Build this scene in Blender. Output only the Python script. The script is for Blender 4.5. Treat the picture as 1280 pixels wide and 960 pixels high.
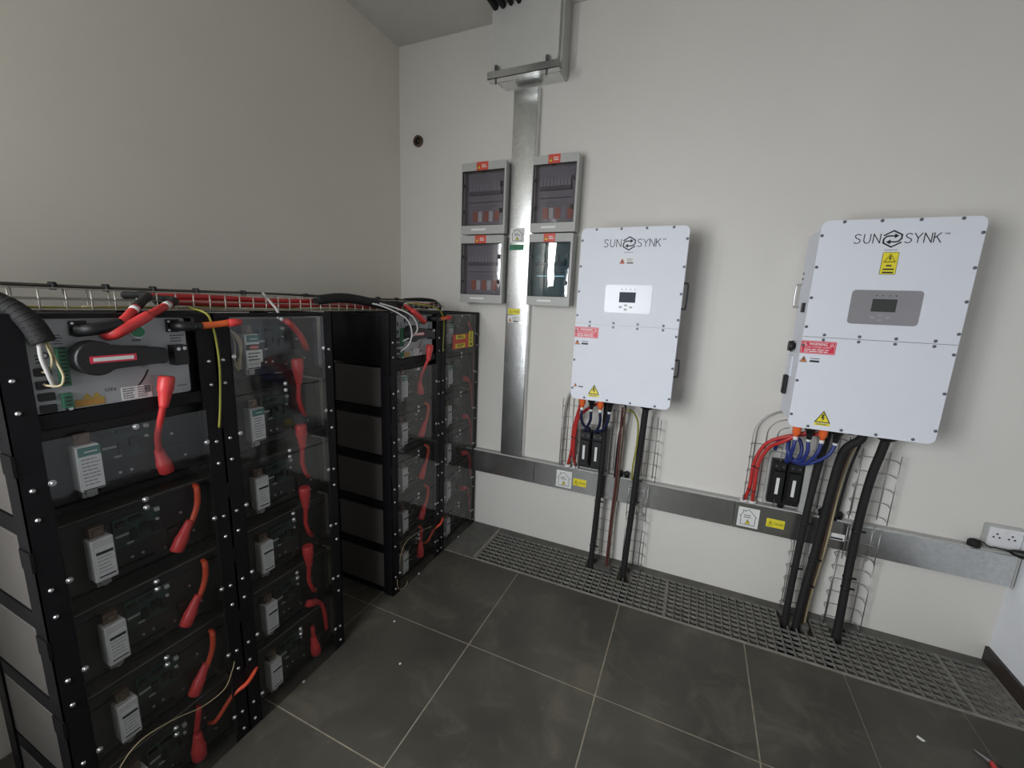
import bpy, bmesh, math, random
from mathutils import Vector, Matrix
random.seed(7)
for o in list(bpy.data.objects): bpy.data.objects.remove(o)
SC = bpy.context.scene
COL = SC.collection
V = Vector

# ------------------------------------------------------------------ camera
CAM = V((1.9965, -2.5265, 1.59))
right = V((0.91459618, 0.40226526, 0.04118846))
down = V((0.11286752, -0.15614431, -0.98126443))
fwd = V((-0.38829725, 0.90210954, -0.18821167))
cd = bpy.data.cameras.new('camera'); cd.sensor_width = 36; cd.sensor_fit = 'HORIZONTAL'
cd.lens = 522.56 / 1280 * 36; cd.clip_start = 0.02
cam = bpy.data.objects.new('camera', cd); COL.objects.link(cam)
M = Matrix((right, -down, -fwd)).transposed().to_4x4(); M.translation = CAM
cam.matrix_world = M
SC.camera = cam

# ------------------------------------------------------------------ world, lights, exposure
W = bpy.data.worlds.new('overcast'); SC.world = W; W.use_nodes = True
bg = W.node_tree.nodes['Background']; bg.inputs[0].default_value = (0.86, 0.93, 1.0, 1); bg.inputs[1].default_value = 1.2

def area(name, loc, direction, sx, sy, power, color):
    l = bpy.data.lights.new(name, 'AREA'); l.shape = 'RECTANGLE'; l.size = sx; l.size_y = sy; l.energy = power; l.color = color
    o = bpy.data.objects.new(name, l); COL.objects.link(o); o.location = loc
    o.rotation_euler = V(direction).to_track_quat('-Z', 'Y').to_euler(); return o

area('door_daylight', (1.02, -3.16, 1.48), (0.80, 1, -0.42), 1.0, 1.2, 50, (0.95, 0.968, 1.0)).data.spread = math.radians(138)
area('window_daylight', (0.175, -3.16, 2.24), (0, 1, 0), 0.24, 0.80, 20.0, (0.97, 0.97, 1.0))
SC.view_settings.view_transform = 'Standard'; SC.view_settings.look = 'None'
SC.view_settings.gamma = 1.0; SC.view_settings.use_curve_mapping = False
SC.view_settings.exposure = -0.11

# ------------------------------------------------------------------ materials
MATS = {}
def mat(name, color, rough=0.5, metal=0.0, var=0.06, scale=9.0, bump=0.0, bscale=60.0, spec=0.5, stain=None, stain_scale=2.0, stain_amt=0.4):
    m = bpy.data.materials.new(name); m.use_nodes = True; nt = m.node_tree; N = nt.nodes; L = nt.links
    b = N['Principled BSDF']; b.inputs['Roughness'].default_value = rough; b.inputs['Metallic'].default_value = metal
    b.inputs['Specular IOR Level'].default_value = spec
    tc = N.new('ShaderNodeTexCoord')
    n = N.new('ShaderNodeTexNoise'); n.inputs['Scale'].default_value = scale; n.inputs['Detail'].default_value = 5
    L.new(tc.outputs['Object'], n.inputs['Vector'])
    r = N.new('ShaderNodeValToRGB')
    c = V(color[:3]); lo = c * (1 - var); hi = c * (1 + var)
    r.color_ramp.elements[0].position = 0.3; r.color_ramp.elements[1].position = 0.7
    r.color_ramp.elements[0].color = (*lo, 1); r.color_ramp.elements[1].color = (*hi, 1)
    L.new(n.outputs['Fac'], r.inputs['Fac']); out = r.outputs['Color']
    if stain:
        n2 = N.new('ShaderNodeTexNoise'); n2.inputs['Scale'].default_value = stain_scale; n2.inputs['Detail'].default_value = 8; n2.inputs['Roughness'].default_value = 0.65
        n2.inputs['Distortion'].default_value = 0.6
        L.new(tc.outputs['Object'], n2.inputs['Vector'])
        r2 = N.new('ShaderNodeValToRGB'); r2.color_ramp.elements[0].position = 0.5; r2.color_ramp.elements[1].position = 0.78
        r2.color_ramp.elements[0].color = (0, 0, 0, 1); r2.color_ramp.elements[1].color = (stain_amt,) * 3 + (1,)
        L.new(n2.outputs['Fac'], r2.inputs['Fac'])
        mx = N.new('ShaderNodeMix'); mx.data_type = 'RGBA'; L.new(r2.outputs['Color'], mx.inputs['Factor'])
        L.new(out, mx.inputs['A']); mx.inputs['B'].default_value = (*stain, 1); out = mx.outputs['Result']
    L.new(out, b.inputs['Base Color'])
    if bump:
        n3 = N.new('ShaderNodeTexNoise'); n3.inputs['Scale'].default_value = bscale; n3.inputs['Detail'].default_value = 6
        L.new(tc.outputs['Object'], n3.inputs['Vector'])
        bp = N.new('ShaderNodeBump'); bp.inputs['Strength'].default_value = bump; bp.inputs['Distance'].default_value = 0.004
        L.new(n3.outputs['Fac'], bp.inputs['Height']); L.new(bp.outputs['Normal'], b.inputs['Normal'])
    MATS[name] = m; return m

def spangle(name, lo, hi, rough):
    m = mat(name, lo, rough, 1.0, bump=0.03, bscale=30); nt = m.node_tree; N = nt.nodes; L = nt.links
    b = N['Principled BSDF']; tc = [x for x in N if x.type == 'TEX_COORD'][0]
    vo = N.new('ShaderNodeTexVoronoi'); vo.inputs['Scale'].default_value = 70; L.new(tc.outputs['Object'], vo.inputs['Vector'])
    n = N.new('ShaderNodeTexNoise'); n.inputs['Scale'].default_value = 4; n.inputs['Detail'].default_value = 6; L.new(tc.outputs['Object'], n.inputs['Vector'])
    sep = N.new('ShaderNodeSeparateColor'); L.new(vo.outputs['Color'], sep.inputs[0])
    ad = N.new('ShaderNodeMath'); ad.operation = 'MULTIPLY_ADD'; L.new(sep.outputs[0], ad.inputs[0]); ad.inputs[1].default_value = 0.35; L.new(n.outputs['Fac'], ad.inputs[2])
    r = N.new('ShaderNodeValToRGB'); r.color_ramp.elements[0].position = 0.35; r.color_ramp.elements[1].position = 1.0
    r.color_ramp.elements[0].color = (*lo, 1); r.color_ramp.elements[1].color = (*hi, 1)
    L.new(ad.outputs[0], r.inputs['Fac']); L.new(r.outputs['Color'], b.inputs['Base Color'])
    return m

def tinted(name, tint, ior=1.5, rough=0.03):
    m = bpy.data.materials.new(name); m.use_nodes = True; nt = m.node_tree; N = nt.nodes; L = nt.links
    for x in list(N): N.remove(x)
    out = N.new('ShaderNodeOutputMaterial'); t = N.new('ShaderNodeBsdfTransparent'); g = N.new('ShaderNodeBsdfGlossy'); mx = N.new('ShaderNodeMixShader'); f = N.new('ShaderNodeFresnel')
    n = N.new('ShaderNodeTexNoise'); n.inputs['Scale'].default_value = 3
    bp = N.new('ShaderNodeBump'); bp.inputs['Strength'].default_value = 0.04; bp.inputs['Distance'].default_value = 0.01
    L.new(n.outputs['Fac'], bp.inputs['Height']); L.new(bp.outputs['Normal'], g.inputs['Normal'])
    f.inputs['IOR'].default_value = ior; t.inputs['Color'].default_value = (*tint, 1); g.inputs['Roughness'].default_value = rough
    ge = N.new('ShaderNodeNewGeometry'); iv = N.new('ShaderNodeMath'); iv.operation = 'SUBTRACT'; iv.inputs[0].default_value = 1.0; L.new(ge.outputs['Backfacing'], iv.inputs[1])
    ml = N.new('ShaderNodeMath'); ml.operation = 'MULTIPLY'; L.new(f.outputs[0], ml.inputs[0]); L.new(iv.outputs[0], ml.inputs[1]); L.new(ml.outputs[0], mx.inputs[0]); L.new(t.outputs[0], mx.inputs[1]); L.new(g.outputs[0], mx.inputs[2]); L.new(mx.outputs[0], out.inputs['Surface'])
    MATS[name] = m; return m

mat('plaster', (0.83, 0.785, 0.70), 0.85, var=0.02, scale=1.2, bump=0.25, bscale=14, spec=0.2, stain=(0.77, 0.735, 0.665), stain_scale=1.3, stain_amt=0.5)  # same paint as the back wall, lightened and warmed to carry bounce light
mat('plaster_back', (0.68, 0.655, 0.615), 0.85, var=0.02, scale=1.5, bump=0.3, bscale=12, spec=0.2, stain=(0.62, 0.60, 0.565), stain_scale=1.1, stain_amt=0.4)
mat('plaster_right', (0.82, 0.835, 0.875), 0.7, var=0.02, bump=0.1)  # bluish cast of the daylight put into the wall colour
mat('box_paint', (0.56, 0.55, 0.53), 0.8, var=0.03, bump=0.15, bscale=14, spec=0.2)
mat('ceiling_paint', (0.62, 0.60, 0.555), 0.9, var=0.03, bump=0.2, bscale=20, spec=0.1)
mat('tile', (0.063, 0.058, 0.046), 0.55, var=0.28, scale=3, bump=0.06, bscale=30, spec=0.35, stain=(0.135, 0.122, 0.09), stain_scale=5.5, stain_amt=0.75)
mat('grout', (0.26, 0.225, 0.17), 0.9, var=0.2, scale=30)
mat('concrete', (0.105, 0.10, 0.088), 0.9, var=0.2, scale=14, bump=0.2)
mat('trench', (0.02, 0.019, 0.018), 0.95, var=0.2)
mat('grating', (0.17, 0.164, 0.147), 0.65, var=0.2, scale=20)
mat('grate_edge', (0.23, 0.22, 0.19), 0.6, var=0.2, scale=20)
spangle('galvanised', (0.62, 0.63, 0.625), (0.80, 0.81, 0.80), 0.27)
mat('tray_metal', (0.50, 0.475, 0.42), 0.45, 0.6, var=0.1)
mat('zinc_wire', (0.42, 0.415, 0.40), 0.42, 0.85, var=0.1)
mat('steel', (0.62, 0.62, 0.62), 0.3, 0.95)
mat('screw_grey', (0.16, 0.16, 0.17), 0.4, 0.7)
mat('white_paint', (0.74, 0.745, 0.75), 0.38, var=0.01, spec=0.4)
mat('inverter_white', (0.72, 0.74, 0.80), 0.55, var=0.01, spec=0.3)
mat('box_grey', (0.43, 0.43, 0.41), 0.5, var=0.02)
mat('panel_grey', (0.36, 0.37, 0.385), 0.45, 0.15, var=0.03)
mat('silver_film', (0.33, 0.32, 0.34), 0.3, 0.35, var=0.02)
mat('silver_film_glare', (0.78, 0.80, 0.86), 0.3, var=0.02)  # paler copy of the silver film, a bright reflection painted into its colour
mat('lcd', (0.055, 0.06, 0.055), 0.4, var=0.05, spec=0.2)
mat('lcd_blue', (0.055, 0.065, 0.08), 0.5, var=0.05, spec=0.1)
mat('rack_black', (0.006, 0.0055, 0.007), 0.5, var=0.1, spec=0.22)
mat('black_plastic', (0.008, 0.008, 0.0085), 0.45, var=0.1)
mat('black_rubber', (0.0075, 0.007, 0.007), 0.75, var=0.15, bump=0.1, bscale=80)
mat('casing', (0.11, 0.10, 0.092), 0.42, 0.1, var=0.08, scale=4)
mat('module_front', (0.018, 0.018, 0.019), 0.5, var=0.15)
mat('module_white', (0.62, 0.61, 0.58), 0.5, var=0.03)
mat('label_white', (0.74, 0.74, 0.72), 0.5, var=0.02)
mat('ink', (0.02, 0.02, 0.022), 0.6, var=0.05)
mat('ink_grey', (0.16, 0.16, 0.17), 0.6, var=0.05)
mat('teal', (0.06, 0.20, 0.18), 0.5, var=0.05)
mat('pcb', (0.022, 0.048, 0.038), 0.5, var=0.35, scale=40)
mat('terminal_green', (0.03, 0.13, 0.07), 0.45, var=0.1)
mat('copper', (0.20, 0.14, 0.10), 0.45, 0.5, var=0.1)
mat('red_cable', (0.48, 0.03, 0.028), 0.42, var=0.08, scale=25)
mat('orange_cable', (0.62, 0.07, 0.025), 0.42, var=0.08, scale=25)
mat('red_plug', (0.60, 0.045, 0.045), 0.42, var=0.06)
mat('orange', (0.86, 0.15, 0.035), 0.4, var=0.04)
mat('blue_cable', (0.02, 0.035, 0.19), 0.42, var=0.1)
mat('navy_cable', (0.012, 0.016, 0.055), 0.42, var=0.1)
mat('yellow_green', (0.27, 0.26, 0.03), 0.5, var=0.15, scale=30)
mat('cream_wire', (0.45, 0.38, 0.22), 0.5, var=0.1)
mat('tan_wire', (0.28, 0.22, 0.12), 0.5, var=0.1)
mat('top_cable', (0.085, 0.078, 0.065), 0.55, var=0.15)
mat('grey_wire', (0.45, 0.44, 0.42), 0.5, var=0.1)
mat('brown_cable', (0.11, 0.07, 0.048), 0.55, var=0.15, scale=20)
mat('maroon_cable', (0.10, 0.03, 0.028), 0.5, var=0.15, scale=20)
mat('warn_yellow', (0.80, 0.68, 0.04), 0.45, var=0.03)
mat('warn_red', (0.66, 0.035, 0.075), 0.45, var=0.03)
mat('sticker_red', (0.62, 0.07, 0.04), 0.45, var=0.05)
mat('warn_orange', (0.62, 0.22, 0.06), 0.5, var=0.05)
mat('breaker_orange', (0.52, 0.17, 0.11), 0.5, var=0.05)
mat('rating_tan', (0.42, 0.27, 0.05), 0.5, var=0.1)
mat('green_strip', (0.02, 0.17, 0.08), 0.5, var=0.05)
mat('button_green', (0.02, 0.24, 0.10), 0.35, var=0.05)
mat('db_inside', (0.33, 0.315, 0.335), 0.6, var=0.05)
mat('db_rail', (0.15, 0.145, 0.155), 0.6, var=0.05)
mat('db_cover', (0.37, 0.355, 0.38), 0.5, var=0.04)
mat('socket_white', (0.76, 0.76, 0.77), 0.35, var=0.01)
mat('skirting_brown', (0.030, 0.023, 0.020), 0.5, var=0.15)
mat('door_frame_paint', (0.40, 0.38, 0.36), 0.5)
mat('paper', (0.75, 0.74, 0.70), 0.8, var=0.05)
mat('rust', (0.10, 0.065, 0.04), 0.8, var=0.3, scale=40)
mat('hole_dark', (0.006, 0.006, 0.006), 0.9)
mat('sand', (0.35, 0.32, 0.27), 0.9, var=0.15)
tinted('acrylic', (0.90, 0.905, 0.91), 1.75, 0.05)
tinted('db_glass', (0.80, 0.79, 0.81), 1.65, 0.06)
tinted('db_glass_dark', (0.60, 0.70, 0.72), 1.9, 0.03)
tinted('window_glass', (0.95, 0.97, 0.97), 1.45, 0.0)

# ------------------------------------------------------------------ builders
class Fr:
    def __init__(s, o, u, v, n): s.o, s.u, s.v, s.n = V(o), V(u), V(v), V(n)
    def P(s, u, v, d=0.0): return s.o + s.u * u + s.v * v + s.n * d
def BACK(y): return Fr((0, y, 0), (1, 0, 0), (0, 0, 1), (0, -1, 0))
def RACK(x): return Fr((x, 0, 0), (0, 1, 0), (0, 0, 1), (1, 0, 0))

def spline(pts, sub):
    pts = [V(p) for p in pts]
    if len(pts) < 3 or sub <= 1: return pts
    q = [pts[0] * 2 - pts[1]] + pts + [pts[-1] * 2 - pts[-2]]
    out = []
    for i in range(1, len(q) - 2):
        a, b, c, d = q[i - 1], q[i], q[i + 1], q[i + 2]
        for k in range(sub):
            t = k / sub
            out.append(0.5 * ((2 * b) + (c - a) * t + (2 * a - 5 * b + 4 * c - d) * t * t + (3 * b - a - 3 * c + d) * t ** 3))
    out.append(pts[-1]); return out

OFF = {}
class MB:
    def __init__(s): s.bm = bmesh.new()
    def poly8(s, P):
        v = [s.bm.verts.new(p) for p in P]
        for f in ((3, 2, 1, 0), (4, 5, 6, 7), (0, 1, 5, 4), (1, 2, 6, 5), (2, 3, 7, 6), (3, 0, 4, 7)): s.bm.faces.new([v[i] for i in f])
        return s
    def box(s, x0, x1, y0, y1, z0, z1):
        return s.poly8([(x0, y0, z0), (x1, y0, z0), (x1, y1, z0), (x0, y1, z0), (x0, y0, z1), (x1, y0, z1), (x1, y1, z1), (x0, y1, z1)])
    def fbox(s, fr, u0, u1, v0, v1, d0, d1):
        return s.poly8([fr.P(u, v, d) for d in (d0, d1) for u, v in ((u0, v0), (u1, v0), (u1, v1), (u0, v1))])
    def fpoly(s, fr, pts, d0, d1):
        a = [s.bm.verts.new(fr.P(u, v, d0)) for u, v in pts]; b = [s.bm.verts.new(fr.P(u, v, d1)) for u, v in pts]; n = len(pts)
        s.bm.faces.new(b); s.bm.faces.new(a[::-1])
        for i in range(n): s.bm.faces.new((a[i], a[(i + 1) % n], b[(i + 1) % n], b[i]))
        return s
    def frr(s, fr, u0, u1, v0, v1, r, d0, d1, n=5, corners=(1, 1, 1, 1)):
        pts = []
        for k, (cu, cv, a0, su, sv) in enumerate(((u1 - r, v0 + r, -90, u1, v0), (u1 - r, v1 - r, 0, u1, v1), (u0 + r, v1 - r, 90, u0, v1), (u0 + r, v0 + r, 180, u0, v0))):
            if not corners[k]: pts.append((su, sv)); continue
            for i in range(n + 1):
                a = math.radians(a0 + 90 * i / n); pts.append((cu + r * math.cos(a), cv + r * math.sin(a)))
        return s.fpoly(fr, pts, d0, d1)
    def disk(s, fr, u, v, r, d0, d1, n=12, sq=1.0):
        return s.fpoly(fr, [(u + r * math.cos(2 * math.pi * i / n), v + sq * r * math.sin(2 * math.pi * i / n)) for i in range(n)], d0, d1)
    def stroke(s, fr, pts, w, d0, d1):
        for (a, b), (c, d) in zip(pts[:-1], pts[1:]):
            L = math.hypot(c - a, d - b)
            if L < 1e-7: continue
            eu, ev = (c - a) / L, (d - b) / L; h = w / 2; a -= eu * h * .6; b -= ev * h * .6; c += eu * h * .6; d += ev * h * .6
            s.fpoly(fr, [(a + ev * h, b - eu * h), (c + ev * h, d - eu * h), (c - ev * h, d + eu * h), (a - ev * h, b + eu * h)], d0, d1)
        return s
    def tube(s, pts, r, n=8, sub=5, cap=True):
        pts = spline(pts, sub); m = len(pts); rr = r if callable(r) else (lambda t: r)
        T = [(pts[min(i + 1, m - 1)] - pts[max(i - 1, 0)]).normalized() for i in range(m)]
        up = V((0, 0, 1)) if abs(T[0].z) < 0.9 else V((1, 0, 0))
        nn = T[0].cross(up).normalized(); rings = []
        for i, p in enumerate(pts):
            nn = (nn - T[i] * nn.dot(T[i])).normalized(); b = T[i].cross(nn); R = rr(i / (m - 1))
            rings.append([s.bm.verts.new(p + (nn * math.cos(2 * math.pi * k / n) + b * math.sin(2 * math.pi * k / n)) * R) for k in range(n)])
        for a, b in zip(rings[:-1], rings[1:]):
            for k in range(n):
                f = s.bm.faces.new((a[k], a[(k + 1) % n], b[(k + 1) % n], b[k])); f.smooth = True
        if cap: s.bm.faces.new(rings[0][::-1]); s.bm.faces.new(rings[-1])
        return s
    def lathe(s, p0, p1, prof, n=14):
        # prof: list of (t along axis 0..1, radius)
        p0, p1 = V(p0), V(p1); ax = (p1 - p0); T = ax.normalized()
        up = V((0, 0, 1)) if abs(T.z) < 0.9 else V((1, 0, 0)); a = T.cross(up).normalized(); b = T.cross(a)
        rings = [[s.bm.verts.new(p0 + ax * t + (a * math.cos(2 * math.pi * k / n) + b * math.sin(2 * math.pi * k / n)) * max(r, 1e-5)) for k in range(n)] for t, r in prof]
        for x, y in zip(rings[:-1], rings[1:]):
            for k in range(n):
                f = s.bm.faces.new((x[k], x[(k + 1) % n], y[(k + 1) % n], y[k])); f.smooth = n > 8
        s.bm.faces.new(rings[0][::-1]); s.bm.faces.new(rings[-1]); return s
    def crown(s, fr, u0, u1, v0, v1, d0, d1, sag, n=14):
        # panel whose front bulges gently across its width
        prof = [(u0 + (u1 - u0) * i / n, d1 + sag * (1 - (2 * i / n - 1) ** 2)) for i in range(n + 1)]
        a = [s.bm.verts.new(fr.P(u, v0, d)) for u, d in prof]; b = [s.bm.verts.new(fr.P(u, v1, d)) for u, d in prof]
        for i in range(n):
            f = s.bm.faces.new((a[i], a[i + 1], b[i + 1], b[i])); f.smooth = True
        c = [s.bm.verts.new(fr.P(u, v, d0)) for u, v in ((u0, v0), (u1, v0), (u1, v1), (u0, v1))]
        a = [s.bm.verts.new(q.co) for q in a]; b = [s.bm.verts.new(q.co) for q in b]
        s.bm.faces.new(c[::-1]); s.bm.faces.new([c[0], c[1]] + a[::-1]); s.bm.faces.new([c[2], c[3]] + b)
        s.bm.faces.new((c[0], a[0], b[0], c[3])); s.bm.faces.new((c[1], c[2], b[-1], a[-1])); return s
    def cyl(s, p0, p1, r, n=12): return s.lathe(p0, p1, [(0, r), (1, r)], n)
    def build(s, name, m, parent=None, kind=None, bevel=0, seg=1):
        bm = s.bm
        if bevel: bmesh.ops.bevel(bm, geom=list(bm.edges), offset=bevel, segments=seg, affect='EDGES', clamp_overlap=True)
        bmesh.ops.recalc_face_normals(bm, faces=bm.faces)
        if parent is not None: off = OFF[parent.name]
        else:
            vs = [v.co for v in bm.verts]
            off = V(((min(v.x for v in vs) + max(v.x for v in vs)) / 2, (min(v.y for v in vs) + max(v.y for v in vs)) / 2, min(v.z for v in vs)))
        bmesh.ops.translate(bm, verts=bm.verts, vec=-off)
        me = bpy.data.meshes.new(name); bm.to_mesh(me); bm.free()
        me.materials.append(MATS[m])
        o = bpy.data.objects.new(name, me); COL.objects.link(o)
        if parent is not None: o.parent = parent
        else: o.location = off
        OFF[o.name] = off
        if kind: o['kind'] = kind
        return o
def tag(o, label=None, cat=None, group=None, kind=None):
    if label: o['label'] = label
    if cat: o['category'] = cat
    if group: o['group'] = group
    if kind: o['kind'] = kind
    return o
def thing(name, label, cat, loc, group=None):
    o = bpy.data.objects.new(name, None); o.empty_display_size = 0.05; COL.objects.link(o); o.location = loc; OFF[o.name] = V(loc)
    return tag(o, label, cat, group)
def inst(src, name, parent, pos):
    # another copy of an alike piece: shared mesh, its own object; src mesh is centred on the origin
    o = bpy.data.objects.new(name, src); COL.objects.link(o); o.parent = parent; o.location = V(pos) - OFF[parent.name]; OFF[o.name] = V(pos); return o
def mesh_of(mb, name, m):
    me = bpy.data.meshes.new(name); bmesh.ops.recalc_face_normals(mb.bm, faces=mb.bm.faces); mb.bm.to_mesh(me); mb.bm.free(); me.materials.append(MATS[m]); return me
def kids(o): return [c for c in bpy.data.objects if c.parent == o]
def copy_tree(o, delta, parent=None):
    ch = kids(o); c = o.copy(); COL.objects.link(c)
    if parent is None: c.location = V(o.location) + V(delta)
    else: c.parent = parent
    OFF[c.name] = OFF[o.name] + V(delta)
    for k in ch: copy_tree(k, delta, c)
    return c
TXT = {}
def text(s, fr, u, v, size, parent, m='ink', d=0.0012, align='LEFT', name='lettering', width=None, bold=0.0):
    c = bpy.data.curves.new('t', 'FONT'); c.body = s; c.size = 1.0; c.align_x = align; c.resolution_u = 2; c.extrude = 0.0; c.offset = bold
    o = bpy.data.objects.new('t', c); me = bpy.data.meshes.new_from_object(o)
    bpy.data.objects.remove(o); bpy.data.curves.remove(c)
    w = max(x.co.x for x in me.vertices) - min(x.co.x for x in me.vertices); sx = size if width is None else width / w
    off = OFF[parent.name]
    for x in me.vertices: x.co = fr.P(u + x.co.x * sx, v + x.co.y * size, d) - off
    me.materials.clear(); me.materials.append(MATS[m]); me.name = name
    ob = bpy.data.objects.new(name, me); COL.objects.link(ob); ob.parent = parent; OFF[ob.name] = off; return ob
def lines(mb, fr, u0, u1, v0, v1, n, h, d0, d1):
    # rows of print too small to read
    for i in range(n):
        v = v1 - (v1 - v0) * (i + .5) / n; u = u0
        e = u1 - (u1 - u0) * random.uniform(0, .3)
        while u < e:
            w = min((u1 - u0) * random.uniform(.1, .3), e - u); mb.fbox(fr, u, u + w, v - h / 2, v + h / 2, d0, d1); u += w + (u1 - u0) * .04
    return mb
def triangle(fr, parent, cu, v0, w, h, d=0.001, fill='warn_yellow', edge='ink', bolt=True):
    MB().fpoly(fr, [(cu - w / 2, v0), (cu + w / 2, v0), (cu, v0 + h)], 0, d).build('warning_triangle', edge, parent)
    k = .80; b = v0 + h * .075
    MB().fpoly(fr, [(cu - w / 2 * k, b), (cu + w / 2 * k, b), (cu, b + h * k)], d, d + .0006).build('triangle_face', fill, parent)
    if bolt:
        x = w * .11; y = v0 + h * .14; H = h * .58
        MB().fpoly(fr, [(cu - x * .1, y), (cu + x * 1.1, y + H * .52), (cu + x * .2, y + H * .5), (cu + x * .7, y + H), (cu - x * .4, y + H), (cu - x * 1.1, y + H * .38), (cu - x * .1, y + H * .42)], d + .0006, d + .0012).build('lightning_bolt', 'ink', parent)

# ------------------------------------------------------------------ room shell
CZ, RX, FY = 3.215, 3.45, -3.05
TR0, TR1, TRX0 = -0.405, -0.035, 0.872     # trench for the gratings
f = MB(); f.box(-0.2, RX + .2, FY - .2, TR0, -0.25, -0.0015); f.box(-0.2, TRX0, TR0, 0.2, -0.25, -0.0015)
f.box(TRX0, RX + .2, TR1, 0.2, -0.25, 0.0); f.box(TRX0, RX + .2, TR0, TR1, -0.27, -0.2)
floor = f.build('floor', 'grout', kind='structure')
def tiles():
    g = 0.006; xs = [0.0, 0.577, 1.180, 1.782, 2.385, 2.785, 3.19, RX]; ys = [TR0 - .008, -1.016, -1.612, -2.21, -2.81, FY]
    for j in range(len(ys) - 1):
        row = xs if j == 0 else [0.0, 0.577, 1.180, 1.782, 2.385, 2.985, RX]
        for i in range(len(row) - 1):
            m = MB(); x0, x1, y1, y0 = row[i] + g / 2, row[i + 1] - g / 2, ys[j] - g / 2, ys[j + 1] + g / 2
            if x0 < 2.79 and x0 > 2.38 and j == 0: x1 += .0022
            m.box(x0, x1, y0, y1, -.004, 0.0); m.build('tile', 'tile', floor)
    m = MB(); m.box(0, 0.577 - g, TR0, -.002, -.004, 0); m.build('tile', 'concrete', floor)
    m = MB(); m.box(0.577, TRX0 - .012, TR0, -.002, -.004, 0); m.build('tile', 'concrete', floor)
tiles()
m = MB(); m.box(TRX0 - .012, RX, TR0 - .008, TR0 + .006, -.05, .0015); m.box(TRX0 - .012, TRX0 + .004, TR0, TR1, -.05, .0015)
m.build('trim_1', 'grate_edge', kind='structure')
MB().box(-.2, RX + .2, 0, .2, 0, CZ + .2).build('wall_back', 'plaster_back', kind='structure')
MB().box(-.2, 0, FY - .2, 0, 0, CZ).build('wall_left', 'plaster', kind='structure')
MB().box(RX, RX + .2, FY, 0, 0, CZ).build('wall_right', 'plaster_right', kind='structure')
WX0, WX1, WZ0, WZ1 = .05, .30, 1.82, 2.66
DX0, DX1, DZ1 = .48, 1.60, 2.16
wf = MB(); wf.box(0, WX0, FY - .2, FY, 0, CZ); wf.box(WX0, WX1, FY - .2, FY, 0, WZ0); wf.box(WX0, WX1, FY - .2, FY, WZ1, CZ); wf.box(WX1, DX0, FY - .2, FY, 0, CZ); wf.box(DX0, DX1, FY - .2, FY, DZ1, CZ); wf.box(DX1, RX, FY - .2, FY, 0, CZ); wf.build('wall_front', 'plaster', kind='structure')
MB().box(0, RX, FY, 0, CZ, CZ + .2).build('ceiling', 'ceiling_paint', kind='structure')
MB().box(RX - .014, RX, FY, -.0, 0, .075).build('baseboard_right', 'skirting_brown', kind='structure')
t = .03
wm = MB(); wm.box(WX0, WX1, FY - .10, FY - .05, WZ0, WZ0 + t); wm.box(WX0, WX1, FY - .10, FY - .05, WZ1 - t, WZ1); wm.box(WX0, WX0 + t, FY - .10, FY - .05, WZ0 + t, WZ1 - t); wm.box(WX1 - t, WX1, FY - .10, FY - .05, WZ0 + t, WZ1 - t)
win = wm.build('window_1', 'door_frame_paint', kind='structure')
MB().box(WX0 + t, WX1 - t, FY - .078, FY - .072, WZ0 + t, WZ1 - t).build('pane', 'window_glass', win)
dm = MB(); dm.box(DX0, DX0 + .05, FY - .12, FY + .01, 0, DZ1); dm.box(DX1 - .05, DX1, FY - .12, FY + .01, 0, DZ1); dm.box(DX0 + .05, DX1 - .05, FY - .12, FY + .01, DZ1 - .05, DZ1)
door = dm.build('door_1', 'door_frame_paint', kind='structure')
for a, b in ((DX0 + .052, 1.038), (1.042, DX1 - .052)):
    m = MB(); m.box(a, b, FY - .08, FY - .04, .008, .86); m.box(a, a + .045, FY - .08, FY - .04, .86, 2.06); m.box(b - .045, b, FY - .08, FY - .04, .86, 2.06); m.box(a, b, FY - .08, FY - .04, 2.06, 2.106); lf = m.build('door_leaf', 'door_frame_paint', door)
    MB().box(a + .045, b - .045, FY - .063, FY - .057, .86, 2.06).build('pane', 'window_glass', lf)
MB().box(-8, 9, -14, FY - .2, -.3, -.05).build('ground', 'sand', kind='structure')

# ------------------------------------------------------------------ equipment racks, modules, covers
XF = 0.655
def rkp(y, z, x=XF):
    # a point seen at (y, z) on the front plane of the racks, moved along that sight line to depth x
    p = V((XF, y, z)); return CAM + (p - CAM) * ((x - CAM.x) / (XF - CAM.x))
PITCH = 0.2545
bolt_me = mesh_of(MB().lathe((0, 0, 0), (.006, 0, 0), [(0, .0056), (.45, .0056), (1, .0025)], 10), 'bolt', 'steel')
ring = MB(); ring.lathe((0, 0, 0), (.002, 0, 0), [(0, .0072), (1, .0072)], 12); ring.lathe((.002, 0, 0), (.006, 0, 0), [(0, .0042), (.5, .0042), (1, .002)], 10)
screw_me = mesh_of(ring, 'cover_screw', 'steel')

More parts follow.
